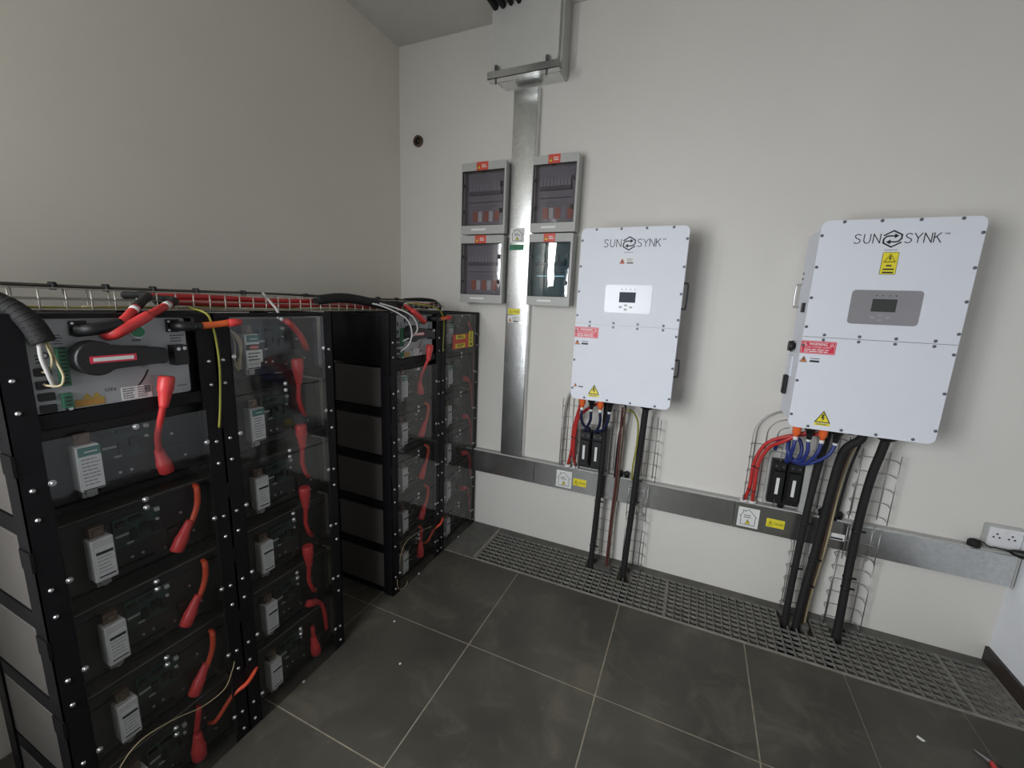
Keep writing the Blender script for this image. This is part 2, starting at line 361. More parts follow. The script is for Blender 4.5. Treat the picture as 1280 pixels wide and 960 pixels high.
def rack(y0, y1, n, lab, top_cover):
    t = thing('equipment_rack', lab, 'rack', (.44, (y0 + y1) / 2, 0), 'open black racks along the wall')
    x0 = .235; p = .05; top = 1.525
    for (xa, xb, ya, yb, sy) in ((XF - .003, XF, y0, y0 + p, 1), (XF - .003, XF, y1 - p, y1, -1), (x0, x0 + .003, y0, y0 + p, 1), (x0, x0 + .003, y1 - p, y1, -1)):
        m = MB(); m.box(xa, xb, ya, yb, 0, top)
        fx0, fx1 = (XF - .06, XF) if xa > .4 else (x0, x0 + .05)
        if sy > 0: m.box(fx0, fx1, y0, y0 + .003, 0, top)
        else: m.box(fx0, fx1, y1 - .003, y1, 0, top)
        m.build('post', 'rack_black', t)
    for k in range(n + 1):
        zb = (1.05 if n == 5 else 1.05 + PITCH) - PITCH * k
        if k == n: z0, z1 = 0.004, 0.03
        else: z0, z1 = zb - .046, zb - .002
        if k == n and False: continue
        z1 = max(z1, z0 + .02)
        if z0 < 0.03 and k < n: z0, z1 = .006, zb - .002
        if k == n: break
        m = MB(); m.box(x0 + .004, XF - .004, y0 + .004, y0 + .022, z0, z1); m.box(x0 + .004, XF - .004, y1 - .022, y1 - .004, z0, z1)
        m.box(XF - .053, XF - .046, y0 + .022, y1 - .022, z1 - .018, z1); m.box(x0 + .004, x0 + .025, y0 + .022, y1 - .022, z1 - .018, z1)
        m.build('shelf_rail', 'rack_black', t)
    if n == 5:
        for za, zb_ in ((1.262, 1.278), (1.512, 1.525)):
            m = MB(); m.box(x0 + .004, XF - .004, y0 + .004, y0 + .022, za, zb_); m.box(x0 + .004, XF - .004, y1 - .022, y1 - .004, za, zb_); m.box(x0 + .02, x0 + .04, y0 + .02, y1 - .02, za, zb_)
            if za < 1.3: m.box(XF - .02, XF - .004, y0 + .02, y1 - .02, 1.262, 1.294)
            else: m.box(XF - .02, XF - .004, y0 + .02, y1 - .02, 1.514, 1.525)
            m.build('top_frame' if za > 1.3 else 'panel_shelf', 'rack_black', t)
    else:
        m = MB(); m.box(x0 + .004, XF - .004, y0 + .004, y0 + .022, 1.512, 1.525); m.box(x0 + .004, XF - .004, y1 - .022, y1 - .004, 1.512, 1.525); m.box(XF - .02, XF - .004, y0 + .02, y1 - .02, 1.512, 1.525); m.box(x0 + .02, x0 + .04, y0 + .02, y1 - .02, 1.512, 1.525); m.build('top_frame', 'rack_black', t)
    # edge lugs
    for k in range(6):
        z = 1.19 - .235 * k
        if z > .1: MB().box(XF - .052, XF + .002, y0 - .004, y0 + .002, z - .025, z + .025).build('lug', 'rack_black', t)
    # covers
    for k in range(n):
        zt = (1.2575 if n == 5 else 1.2575 + PITCH) - PITCH * k; zb = zt - PITCH + .004
        if k == 0 and n == 5: zt -= .022
        c = MB().box(XF + .001, XF + .004, y0 + .046, y1 - .046, zb, zt).build('cover', 'acrylic', t)
        ym = (y0 + y1) / 2; zm = zb + PITCH / 2
        for (yy, zz) in ((ym, zt - .008), (ym, zb + .012), (y0 + .052, zm), (y1 - .052, zm)): inst(screw_me, 'screw', c, (XF + .004, yy, zz))
    for k in range(6):
        for dz in (0, -.0725):
            for yy in (y0 + .02, y1 - .022): inst(bolt_me, 'bolt', t, (XF, yy, 1.381 - PITCH * k + dz if 1.381 - PITCH * k + dz > .02 else .02))
    return t
R1, R2, R3, R4 = (-2.165, -1.720), (-1.720, -1.265), (-.917, -.472), (-.472, -.020)
rack(*R1, 5, 'black open rack nearest the camera, grey switch panel with large rotary handle on top', 5)
rack(*R2, 6, 'second black rack from the camera, danger label behind its top clear cover', 6)
rack(*R3, 5, 'third black rack from the camera, smaller rotary handle panel at its top', 5)
rack(*R4, 6, 'black rack farthest back beside the white wall, yellow and red sticker on cover', 6)

def module():
    # proto sits at rack 1, level just below the switch panel
    y0 = R1[0]; zb = 1.05
    t = thing('battery_module', 'x', 'battery', (.43, y0 + .22, zb), 'battery modules in the black racks')
    MB().box(.25, .596, y0 + .006, y0 + .436, zb, zb + .2).build('casing', 'casing', t, bevel=.003)
    MB().box(.596, .602, y0 + .03, y0 + .41, zb + .004, zb + .196).build('front_plate', 'module_front', t)
    fr = RACK(.602)
    fb = MB().fbox(fr, y0 + .105, y0 + .152, zb + .032, zb + .15, 0, .040).build('fuse_box', 'module_white', t, bevel=.0025)
    lb = MB().fbox(fr, y0 + .110, y0 + .149, zb + .040, zb + .128, .040, .0408); lb.build('label', 'label_white', fb)
    q = MB(); lines(q, fr, y0 + .113, y0 + .146, zb + .055, zb + .105, 5, .0018, .0408, .0412); q.build('print', 'ink_grey', fb)
    q = MB(); q.fbox(fr, y0 + .112, y0 + .147, zb + .108, zb + .116, .0408, .0413); q.fbox(fr, y0 + .112, y0 + .147, zb + .044, zb + .048, .0408, .0413); q.build('print_bar', 'ink', fb)
    for a, b, mt in ((zb + .150, zb + .178, 'copper'), (zb + .010, zb + .032, 'zinc_wire')):
        m = MB().fbox(fr, y0 + .112, y0 + .142, a, b, 0, .02); m.disk(fr, y0 + .127, (a + b) / 2, .010, .02, .028, 10); m.build('terminal', mt, t)
    cb = MB().fbox(fr, y0 + .165, y0 + .275, zb + .085, zb + .172, .002, .006).build('circuit_board', 'pcb', t)
    m = MB()
    for (u, v, w, h) in ((.17, .15, .02, .012), (.2, .155, .03, .01), (.2, .10, .014, .03), (.225, .115, .02, .022), (.25, .1, .018, .03)): m.fbox(fr, y0 + u, y0 + u + w, zb + v, zb + v + h, .006, .014)
    m.build('chips', 'black_plastic', cb)
    m = MB(); m.fbox(fr, y0 + .168, y0 + .197, zb + .118, zb + .124, .006, .008); m.fbox(fr, y0 + .262, y0 + .272, zb + .158, zb + .168, .006, .014); m.fbox(fr, y0 + .262, y0 + .269, zb + .128, zb + .136, .006, .012); m.fbox(fr, y0 + .19, y0 + .205, zb + .09, zb + .095, .006, .009)
    m.build('white_connectors', 'grey_wire', cb)
    m = MB()
    for (u, v) in ((.04, .1), (.055, .08), (.2, .045), (.225, .045), (.30, .06), (.33, .12), (.28, .03), (.36, .045)): m.disk(fr, y0 + u, zb + v, .004, 0, .003, 6)
    m.build('fixing_studs', 'steel', t)
    m = MB(); m.fbox(fr, y0 + .15, y0 + .25, zb + .012, zb + .03, 0, .012); m.fbox(fr, y0 + .29, y0 + .35, zb + .03, zb + .085, 0, .01); m.build('terminal_block', 'black_plastic', t)
    return t
ORD = ['topmost', 'second', 'third', 'fourth', 'fifth', 'lowest']
proto = module()
first = True
mods = {}
for (R, n, where) in ((R1, 5, 'the rack nearest the camera'), (R2, 6, 'the second rack from the camera'), (R3, 5, 'the third rack from the camera'), (R4, 6, 'the rack beside the white wall')):
    for k in range(n):
        zb = (1.05 if n == 5 else 1.05 + PITCH) - PITCH * k; d = (0, R[0] - R1[0], zb - 1.05)
        o = proto if first else copy_tree(proto, d); first = False
        nm = ORD[k] if k < n - 1 else 'lowest'
        o['label'] = '%s battery module%s in %s' % (nm, '' if nm in ('topmost', 'lowest') else ' from the top', where)
        mods[(R[0], k)] = o
# teal headed labels on the fuse boxes of the uppermost modules
for key in ((R1[0], 0), (R2[0], 0), (R2[0], 1), (R3[0], 0), (R4[0], 0), (R4[0], 1)):
    o = mods[key]; y0 = key[0]; zb = o.location.z; fr = RACK(.6428)
    fb = [c for c in kids(o) if c.name.startswith('fuse_box')][0]
    OFF[fb.name] = V(o.location)
    MB().fbox(fr, y0 + .108, y0 + .151, zb + .034, zb + .124, .0006, .0012).build('label', 'label_white', fb)
    MB().fbox(fr, y0 + .108, y0 + .151, zb + .124, zb + .147, .0006, .0012).build('label_header', 'teal', fb)
    q = MB(); lines(q, fr, y0 + .112, y0 + .148, zb + .045, zb + .12, 8, .0024, .0012, .0016); q.build('print', 'ink_grey', fb)
    q = MB(); q.fbox(fr, y0 + .108, y0 + .151, zb + .035, zb + .038, .0012, .0016); q.build('print_bar', 'ink', fb)
    q = MB(); q.fbox(fr, y0 + .12, y0 + .145, zb + .133, zb + .136, .0012, .0016); q.build('header_print', 'label_white', fb)
o = mods[(R2[0], 0)]; OFF[o.name] = V(o.location); zb = o.location.z; y0 = R2[0]; fr = RACK(.6455)
dl = MB().fbox(fr, y0 + .102, y0 + .158, zb + .055, zb + .098, 0, .0015).build('danger_label', 'label_white', o)
MB().fbox(fr, y0 + .102, y0 + .158, zb + .098, zb + .116, 0, .0015).build('label_header', 'ink', dl)
MB().disk(fr, y0 + .13, zb + .107, .017, .0015, .0022, 20, .36).build('red_oval', 'sticker_red', dl)
text('DANGER', fr, y0 + .13, zb + .1045, .007, dl, 'label_white', .0024, 'CENTER')
q = MB(); lines(q, fr, y0 + .108, y0 + .153, zb + .06, zb + .092, 3, .004, .0015, .002); q.build('print', 'ink', dl)
# stickers on the last rack's top cover
fr = RACK(XF + .0045)
r4 = [c for c in bpy.data.objects if c.name == 'equipment_rack.003'][0]
MB().fbox(fr, -.352, -.165, 1.303, 1.392, 0, .001).build('red_sticker', 'sticker_red', r4)
for a, b, c, d in ((-.318, -.205, 1.362, 1.388), (-.322, -.205, 1.308, 1.334)):
    s = MB().fbox(fr, a, b, c, d, .001, .0018).build('yellow_sticker', 'warn_yellow', r4)
    q = MB(); lines(q, fr, a + .02, b - .01, c + .005, d - .004, 2, .005, .0018, .0022); q.build('print', 'ink', s)
s = MB().fbox(fr, -.16, -.102, 1.304, 1.404, 0, .0012).build('yellow_sticker', 'warn_yellow', r4)
q = MB(); q.fbox(fr, -.136, -.126, 1.36, 1.395, .0012, .0016); q.fbox(fr, -.148, -.114, 1.345, 1.352, .0012, .0016); q.fbox(fr, -.142, -.12, 1.315, 1.33, .0012, .0016); q.build('print', 'ink', s)

# ------------------------------------------------------------------ switch panels (battery controllers)
def controller(dy, lab):
    y0 = R1[0] + dy; fr = RACK(.640)
    t = thing('battery_controller', lab, 'switch panel', (.44, y0 + .22, 1.279), 'switch panels on top of the racks')
    Y = lambda y: y + dy
    MB().box(.245, .628, y0 + .0225, y0 + .4, 1.28, 1.51).build('chassis', 'rack_black', t)
    MB().box(.288, .592, y0 + .0005, y0 + .0035, 1.2795, 1.511).build('side_panel', 'rack_black', t)
    MB().frr(fr, Y(-2.114), Y(-1.790), 1.296, 1.511, .008, -.012, 0).build('front_panel', 'panel_grey', t)
    h = MB(); pts = []
    for i in range(19):
        a = math.radians(38 + 284 * i / 18); pts.append((Y(-2.010) + .042 * math.cos(a), 1.420 + .042 * math.sin(a)))
    pts = pts + [(Y(-1.90), 1.394), (Y(-1.868), 1.393), (Y(-1.862), 1.402), (Y(-1.862), 1.426), (Y(-1.868), 1.435), (Y(-1.90), 1.437), (Y(-1.905), 1.441)]
    h.fpoly(fr, pts, .008, .05)
    hd = h.build('rotary_handle', 'black_plastic', t, bevel=.003)
    MB().disk(fr, Y(-2.010), 1.420, .036, 0, .01, 20).build('handle_base', 'black_plastic', t)
    MB().fbox(fr, Y(-2.026), Y(-1.935), 1.409, 1.426, .05, .0512).build('handle_label', 'warn_red', hd)
    MB().fbox(fr, Y(-2.020), Y(-1.941), 1.413, 1.422, .0512, .0518).build('label_face', 'label_white', hd)
    arc = [(Y(-2.01) + .128 * math.cos(math.radians(a)), 1.42 + .128 * math.sin(math.radians(a))) for a in range(-22, -66, -4)]
    MB().stroke(fr, arc, .004, 0, .0006).build('dial_mark', 'ink', t)
    text('OFF', fr, Y(-1.908), 1.380, .009, t, 'ink', .0006); text('ON', fr, Y(-1.988), 1.328, .013, t, 'ink', .0006, width=.022)
    for (a, b) in ((-2.037, -2.005), (-1.838, -1.806)):
        m = MB(); m.frr(fr, Y(a), Y(b), 1.472, 1.508, .003, 0, .006); m.build('socket_plate', 'black_plastic', t)
        m = MB(); m.disk(fr, Y(a) + .005, 1.478, .003, .006, .008, 8); m.disk(fr, Y(a) + .005, 1.502, .003, .006, .008, 8); m.build('socket_screws', 'steel', t)
    MB().disk(fr, Y(-1.906), 1.477, .0145, 0, .010, 20).build('green_button', 'button_green', t)
    MB().disk(fr, Y(-1.906), 1.477, .017, 0, .005, 20).build('button_ring', 'steel', t)
    b = MB().frr(fr, Y(-1.838), Y(-1.803), 1.381, 1.437, .002, 0, .03); b = b.build('breaker', 'black_plastic', t)
    m = MB(); m.disk(fr, Y(-1.828), 1.427, .005, .03, .033, 10); m.disk(fr, Y(-1.813), 1.428, .005, .03, .033, 10); m.build('breaker_screws', 'steel', b)
    for i, z in enumerate((1.393, 1.363, 1.335, 1.307)):
        m = MB(); m.frr(fr, Y(-2.106), Y(-2.078), z - .010, z + .009, .003, 0, .004); m.build('port', 'black_plastic', t)
    for (a, b2, c, d) in ((-2.067, -2.050, 1.356, 1.447), (-2.069, -2.052, 1.303, 1.338)):
        m = MB().fbox(fr, Y(a), Y(b2), c, d, 0, .012); s = m.build('terminal_strip', 'terminal_green', t)
        q = MB()
        z = c + .006
        while z < d - .004: q.fbox(fr, Y(a) + .003, Y(b2) - .003, z, z + .004, .012, .0128); z += .009
        q.build('wire_slots', 'ink', s)
    for (a, b2, c, d, k, hh) in ((-2.068, -2.050, 1.452, 1.478, 4, .002), (-1.83, -1.795, 1.443, 1.466, 3, .0025), (-1.918, -1.893, 1.451, 1.457, 2, .002), (-1.825, -1.80, 1.315, 1.32, 1, .002), (-2.10, -2.085, 1.41, 1.435, 3, .003)):
        m = MB(); lines(m, fr, Y(a), Y(b2), c, d, k, hh, 0, .0006); m.build('print', 'ink', t)
    for (y, z) in ((-2.083, 1.470), (-1.852, 1.413), (-2.056, 1.300), (-2.086, 1.43)):
        m = MB(); m.disk(fr, Y(y), z, .008, 0, .003, 14); k = m.build('panel_bolt', 'black_plastic', t); MB().disk(fr, Y(y), z, .0045, .003, .006, 10).build('bolt_head', 'steel', k)
    s = MB().fbox(fr, Y(-2.046), Y(-1.99), 1.299, 1.317, 0, .001).build('warning_label', 'rating_tan', t)
    q = MB(); lines(q, fr, Y(-2.044), Y(-1.993), 1.301, 1.314, 2, .0028, .001, .0014); q.build('print', 'warn_orange', s)
    m = MB()
    for c in (-2.022, -2.004): m.fpoly(fr, [(Y(c) - .009, 1.318), (Y(c) + .009, 1.318), (Y(c), 1.331)], 0, .001)
    m.build('warning_triangles', 'rating_tan', t)
    s = MB().fbox(fr, Y(-1.955), Y(-1.888), 1.298, 1.333, 0, .001).build('rating_label', 'label_white', t)
    q = MB(); lines(q, fr, Y(-1.952), Y(-1.923), 1.301, 1.331, 5, .003, .001, .0014); lines(q, fr, Y(-1.920), Y(-1.897), 1.301, 1.331, 5, .003, .001, .0014); q.fbox(fr, Y(-1.904), Y(-1.89), 1.312, 1.332, .001, .0014); q.build('print', 'ink_grey', s)
    return t
controller(0, 'grey switch panel with large black rotary handle on top of the nearest rack')
controller(1.248, 'smaller looking grey switch panel with rotary handle on top of the third rack')

# ------------------------------------------------------------------ link cables on the racks
def link(lab, pts, plugs, cm='orange_cable', r=.0085, name='link_cable', group='red link cables on the rack fronts'):
    P = [V(p) for p in pts]; c = sum(P, V()) / len(P)
    t = thing(name, lab, 'cable', (c.x, c.y, min(p.z for p in P)), group)
    MB().tube(P, r, 8, 5).build('wire', cm, t)
    for a, b, ra in plugs:
        a, b = V(a), V(b)
        MB().lathe(a, b, [(0, ra * .85), (.05, ra), (.45, ra), (.5, ra * .88), (.9, ra * .62), (1, ra * .55)], 12).build('plug', 'red_plug', t)
    return t
XC = .631
for dy, R, where in ((0, R1, 'nearest rack'), (1.248, R3, 'third rack')):
    P = lambda y, z, x=XC: rkp(y, z, x) if dy == 0 else V((x, y + dy, z))
    link('red link cable plugged into the switch panel of the %s' % where, [P(-1.857, 1.335, .675), P(-1.866, 1.29, .676), P(-1.878, 1.25, .664), P(-1.894, 1.187, .644), P(-1.895, 1.128)], [(P(-1.856, 1.352, .672), P(-1.872, 1.265, .672), .019), (P(-1.882, 1.075), P(-1.896, 1.15), .019)], 'red_cable')
    nm = ['first', 'second', 'third', 'fourth']
    for k in range(3):
        d = -PITCH * k
        link('orange red link cable beside the %s module from the top of the %s' % (['second', 'third', 'fourth'][k], where),
             [P(-1.815, 1.01 + d, .606), P(-1.811, .995 + d), P(-1.813, .955 + d), P(-1.824, .92 + d), P(-1.845, .88 + d)], [(P(-1.884, .825 + d), P(-1.838, .905 + d), .018)])
    link('short red link cable with hanging plug at the bottom of the %s' % where, [P(-1.874, .262, .606), P(-1.874, .25), P(-1.882, .21), P(-1.888, .18)], [(P(-1.888, .075), P(-1.886, .17), .021)], 'red_cable')
link('red cable crossing low from the nearest rack to the second rack', [V((.606, -1.825, .12)), V((.635, -1.815, .14)), V((.648, -1.765, .195)), V((.664, -1.72, .215)), V((.648, -1.675, .235)), V((.606, -1.665, .245))], [], 'orange_cable', .007)
link('red cable crossing low from the third rack to the rack beside the wall', [V((.606, -.575, .12)), V((.635, -.567, .14)), V((.648, -.52, .195)), V((.664, -.472, .215)), V((.648, -.43, .235)), V((.606, -.42, .245))], [], 'orange_cable', .007)
P = rkp
link('short red cable slanting at the top of the second rack', [P(-1.475, 1.497, .606), P(-1.455, 1.488, XC), P(-1.42, 1.45, XC), P(-1.395, 1.405, XC), P(-1.39, 1.39, .606)], [], 'red_cable', .011)
for k in range(4):
    d = -PITCH * k
    link('red link cable with upper plug, %s down the second rack' % ['first', 'second', 'third', 'fourth'][k], [P(-1.431, 1.30 + d, XC), P(-1.433, 1.26 + d, XC), P(-1.436, 1.205 + d, XC), P(-1.424, 1.16 + d, XC), P(-1.41, 1.135 + d, .606)], [(P(-1.434, 1.358 + d, XC), P(-1.431, 1.265 + d, XC), .021)], 'red_cable')
link('red cable bending right near the foot of the second rack', [P(-1.455, .335, .606), P(-1.445, .335, XC), P(-1.41, .325, XC), P(-1.375, .27, XC), P(-1.362, .17, XC), P(-1.362, .15, .606)], [(P(-1.447, .338, XC), P(-1.395, .305, XC), .015)], 'red_cable')
link('red plug hanging lowest on the second rack', [P(-1.43, .215, .606), P(-1.432, .205, XC), P(-1.428, .15, XC)], [(P(-1.42, .075, XC), P(-1.43, .165, XC), .02)], 'red_cable')
link('thin red cable curving at the top of the rack beside the wall', [P(-.165, 1.462, .606), P(-.15, 1.45, XC), P(-.105, 1.39, XC), P(-.072, 1.27, XC), P(-.078, 1.02, XC), P(-.08, .99, .606)], [], 'red_cable')
for k in range(4):
    d = -PITCH * k
    link('red cable arching over module, %s down the rack beside the wall' % ['first', 'second', 'third', 'lowest'][k], [P(-.2, 1.098 + d, .606), P(-.185, 1.098 + d, XC), P(-.14, 1.085 + d, XC), P(-.10, 1.02 + d, XC), P(-.08, .90 + d, XC), P(-.08, .875 + d, .606)], [(P(-.195, 1.1 + d, XC), P(-.135, 1.085 + d, XC), .017)], 'red_cable', .0095)

# top connector leads of the switch panels and hoses
def single(name, lab, cat, pts, r, mt, group=None, n=10, sub=6):
    return tag(MB().tube(pts, r, n, sub).build(name, mt), lab, cat, group)
def lead(lab, pts, k1, k2, first, boots):
    # socket lead: boot at the panel, red section with white marker, heatshrink, then red into the tray
    t = thing('battery_lead', lab, 'cable', pts[0], 'leads from switch panels into the wire tray')
    S = spline(pts, 8); n = len(S)
    a, b = int(n * k1), int(n * k2)
    MB().tube(S[:a + 1], lambda q: .017 - .004 * q, 10, 1).build('boot', first, t)
    MB().tube(S[a:b + 1], .0105, 10, 1).build('wire', 'red_cable', t)
    e = S[b - 1]; e0 = S[max(b - 3, 0)]
    MB().tube([e0, e], .0112, 10, 1).build('marker_sleeve', 'label_white', t)
    MB().tube(S[b:], .0115, 10, 1).build('wire_end', 'black_rubber', t)
    return t
lead('black booted lead rising from the nearest switch panel into the tray', [P(-2.028, 1.486, .642), P(-1.995, 1.488, .668), P(-1.948, 1.500, .668), P(-1.918, 1.528, .655), P(-1.896, 1.553, .62), P(-1.880, 1.572, .55), V((.46, -1.84, 1.568))], .36, .58, 'black_plastic', 1)
lead('red booted lead rising beside it from the nearest switch panel', [P(-1.972, 1.474, .642), P(-1.955, 1.478, .670), P(-1.920, 1.497, .672), P(-1.881, 1.520, .664), P(-1.838, 1.546, .63), P(-1.818, 1.560, .55), V((.46, -1.77, 1.560))], .5, .70, 'red_plug', 1)
lead('red booted lead above the rotary handle of the third rack', [P(-.640, 1.478, .642), P(-.655, 1.487, .668), P(-.695, 1.512, .668), P(-.745, 1.536, .655), P(-.79, 1.555, .60), P(-.83, 1.568, .54), V((.46, -.90, 1.565))], .5, .76, 'red_plug', 1)
def side_lead(dy, lab):
    t = thing('panel_lead', lab, 'cable', (.66, -1.80 + dy, 1.48), 'leads leaving the switch panels sideways')
    MB().tube([V((.642, -1.822 + dy, 1.49)), V((.672, -1.812 + dy, 1.49)), V((.676, -1.785 + dy, 1.489))], .014, 10, 4).build('boot', 'black_plastic', t)
    MB().tube([V((.676, -1.79 + dy, 1.489)), V((.672, -1.765 + dy, 1.489))], .0115, 10, 1).build('boot_end', 'black_plastic', t)
    MB().tube([V((.672, -1.768 + dy, 1.489)), V((.667, -1.72 + dy, 1.492)), V((.668, -1.682 + dy, 1.496))], .010, 10, 4).build('wire', 'orange', t)
    MB().lathe((.668, -1.684 + dy, 1.495), (.672, -1.645 + dy, 1.499), [(0, .012), (.6, .012), (1, .009)], 10).build('plug', 'red_plug', t)
side_lead(0, 'black boot and orange lead passing the post between the two nearest racks')
side_lead(1.248, 'black boot and orange lead passing the post between the two far racks')
hose = thing('conduit_hose', 'thick black ribbed hose bending down onto the left of the nearest switch panel', 'hose', (.60, -2.13, 1.44))
hp = [V((.40, -2.36, 1.60)), V((.48, -2.28, 1.60)), V((.56, -2.20, 1.585)), V((.62, -2.135, 1.55)), V((.655, -2.105, 1.51)), V((.668, -2.09, 1.462))]
MB().tube(hp, .021, 12, 8).build('hose', 'black_rubber', hose)
S = spline(hp, 10); m = MB()
for i in range(2, len(S) - 2, 2): m.lathe(S[i], S[i] + (S[i + 1] - S[i]) * .45, [(0, .0213), (1, .0213)], 12)
m.build('ribs', 'black_rubber', hose)
g = 'thin wires from the hose to the panel ports'
single('control_wire', 'thick pale grey wire from the black hose to the second port', 'wire', [V((.668, -2.098, 1.465)), V((.672, -2.10, 1.43)), V((.668, -2.092, 1.39)), V((.656, -2.083, 1.362)), V((.6445, -2.08, 1.358))], .0045, 'grey_wire', g, 8)
single('control_wire', 'cream looped wire hanging from the black hose past the ports', 'wire', [V((.668, -2.085, 1.465)), V((.674, -2.078, 1.42)), V((.674, -2.070, 1.385)), V((.668, -2.075, 1.362)), V((.654, -2.09, 1.362)), V((.6445, -2.095, 1.365))], .0028, 'cream_wire', g, 6)
single('control_wire', 'thin cream wire from the black hose to the topmost port', 'wire', [V((.668, -2.090, 1.465)), V((.676, -2.085, 1.43)), V((.670, -2.087, 1.405)), V((.656, -2.092, 1.394)), V((.6445, -2.094, 1.393))], .0025, 'cream_wire', g, 6)
g = 'grey wires looping over the third rack panel'
single('control_wire', 'outer grey wire looping down over the third rack switch panel', 'wire', [V((.50, -.93, 1.575)), V((.60, -.88, 1.56)), V((.69, -.80, 1.515)), V((.705, -.765, 1.45)), V((.69, -.785, 1.41)), V((.653, -.81, 1.385)), V((.652, -.815, 1.38))], .004, 'grey_wire', g, 8)
single('control_wire', 'inner grey wire looping down over the third rack switch panel', 'wire', [V((.50, -.96, 1.57)), V((.60, -.91, 1.555)), V((.685, -.835, 1.50)), V((.70, -.805, 1.43)), V((.69, -.815, 1.37)), V((.653, -.825, 1.335)), V((.652, -.83, 1.33))], .004, 'grey_wire', g, 8)
single('earth_wire', 'yellow green earth wire running down the posts between the two nearest racks', 'wire', [V((.60, -1.755, 1.54)), V((.664, -1.742, 1.525)), V((.668, -1.730, 1.49)), V((.667, -1.722, 1.44)), V((.667, -1.719, 1.36)), V((.667, -1.727, 1.25)), V((.664, -1.735, 1.172))], .0032, 'yellow_green', None, 8)
single('earth_wire', 'yellow green earth wire curving down the post between the two far racks', 'wire', [V((.55, -.66, 1.57)), V((.63, -.60, 1.565)), V((.664, -.52, 1.545)), V((.668, -.475, 1.50)), V((.667, -.462, 1.44)), V((.665, -.47, 1.30))], .0032, 'yellow_green', None, 8)
single('sense_wire', 'thin tan wire looping low across the nearest rack front', 'wire', [V((.662, -2.106, .20)), V((.670, -2.085, .278)), V((.670, -2.032, .315)), V((.670, -1.95, .30)), V((.668, -1.87, .265)), V((.668, -1.80, .265)), V((.668, -1.77, .31)), V((.664, -1.757, .335))], .0016, 'tan_wire', None, 6)
single('sense_wire', 'thin tan wire arching low across the third rack front', 'wire', [V((.664, -.872, .17)), V((.670, -.865, .238)), V((.670, -.816, .284)), V((.670, -.707, .281)), V((.668, -.60, .255)), V((.664, -.56, .246))], .0016, 'tan_wire', None, 6)
single('sense_wire', 'small tan wire hook at the foot of the third rack', 'wire', [V((.66, -.89, .09)), V((.664, -.885, .035)), V((.668, -.85, .012)), V((.67, -.82, .02)), V((.668, -.815, .035))], .0018, 'tan_wire', None, 6)
# bundle of slack wires inside the second rack
for k, dz in enumerate((0, .012, .024)):
    single('slack_wire', ['innermost', 'middle', 'outermost'][k] + ' tan wire of the coil beside the danger label', 'wire', [V((.606, -1.665 + .006 * k, 1.475 - .004 * k)), V((.636, -1.66 + .008 * k, 1.47 - .005 * k)), V((.64, -1.635 + .004 * k, 1.42)), V((.642, -1.64 - .004 * k, 1.345 + dz * .6)), V((.64, -1.655, 1.36 + dz)), V((.636, -1.647, 1.42)), V((.606, -1.64, 1.47))], .003, 'cream_wire', 'slack wire coil in the second rack', 6)

# ------------------------------------------------------------------ wire tray along the rack tops
tray = thing('wire_tray', 'long wire basket tray lying along the tops of the black racks', 'cable tray', (.435, -1.5, 1.525))
ya, yb, wr = -2.95, -.225, .0021
for (x, z) in ((.36, 1.581), (.36, 1.554), (.36, 1.5275), (.41, 1.5275), (.46, 1.5275), (.51, 1.5275), (.51, 1.554), (.51, 1.581)):
    MB().cyl((x, ya, z), (x, yb, z), wr, 6).build('long_wire', 'tray_metal', tray)
hoop = MB(); pts = [V((-.075, 0, .056)), V((-.075, 0, .005)), V((-.07, 0, 0.0)), V((.07, 0, 0.0)), V((.075, 0, .005)), V((.075, 0, .056))]
hoop.tube(pts, wr, 6, 1); hoop_me = mesh_of(hoop, 'hoop', 'tray_metal')
y = yb - .01
while y > ya: inst(hoop_me, 'hoop', tray, (.435, y, 1.5262)); y -= .05
def wav(x, z, y0, y1, amp, ph=0):
    n = 14; return [V((x + amp * math.sin(ph + i * 1.3), y0 + (y1 - y0) * i / n, z + abs(amp) * .5 * math.sin(ph + i * .9))) for i in range(n + 1)]
g = 'cables lying in the tray above the racks'
single('tray_cable', 'upper red battery cable lying in the wire tray', 'cable', wav(.455, 1.566, -1.80, -.60, .006), .0095, 'red_cable', g, 8, 3)
single('tray_cable', 'lower red battery cable lying in the wire tray', 'cable', wav(.475, 1.548, -1.75, -.58, .005, 1), .0095, 'red_cable', g, 8, 3)
single('tray_cable', 'black battery cable at the back of the wire tray', 'cable', wav(.40, 1.546, -1.74, -.32, .006, 2), .009, 'black_rubber', g, 8, 3)
single('tray_cable', 'thin cream wire along the bottom of the wire tray', 'wire', wav(.490, 1.534, -1.95, -.4, .006, .5), .003, 'cream_wire', g, 6, 3)
single('tray_cable', 'thin yellow green wire along the bottom of the wire tray', 'wire', wav(.43, 1.5335, -2.2, -.5, .008, 2.5), .0032, 'yellow_green', g, 6, 3)
single('tray_cable', 'grey cable tied along the top edge of the wire tray', 'cable', wav(.365, 1.5885, -2.6, -.3, .0035, .3), .0045, 'top_cable', g, 8, 3)
single('tray_cable', 'thin dark wire tied along the top rear edge of the tray', 'wire', wav(.352, 1.586, -2.3, -.35, .004, 1.6), .003, 'black_rubber', g, 6, 3)
single('tray_cable', 'thick black hose in the tray above the third rack', 'hose', [V((.50, -1.20, 1.570)), V((.515, -1.08, 1.585)), V((.535, -.98, 1.578)), V((.56, -.89, 1.562)), V((.60, -.84, 1.55)), V((.62, -.82, 1.54))], .021, 'black_rubber', g, 12)
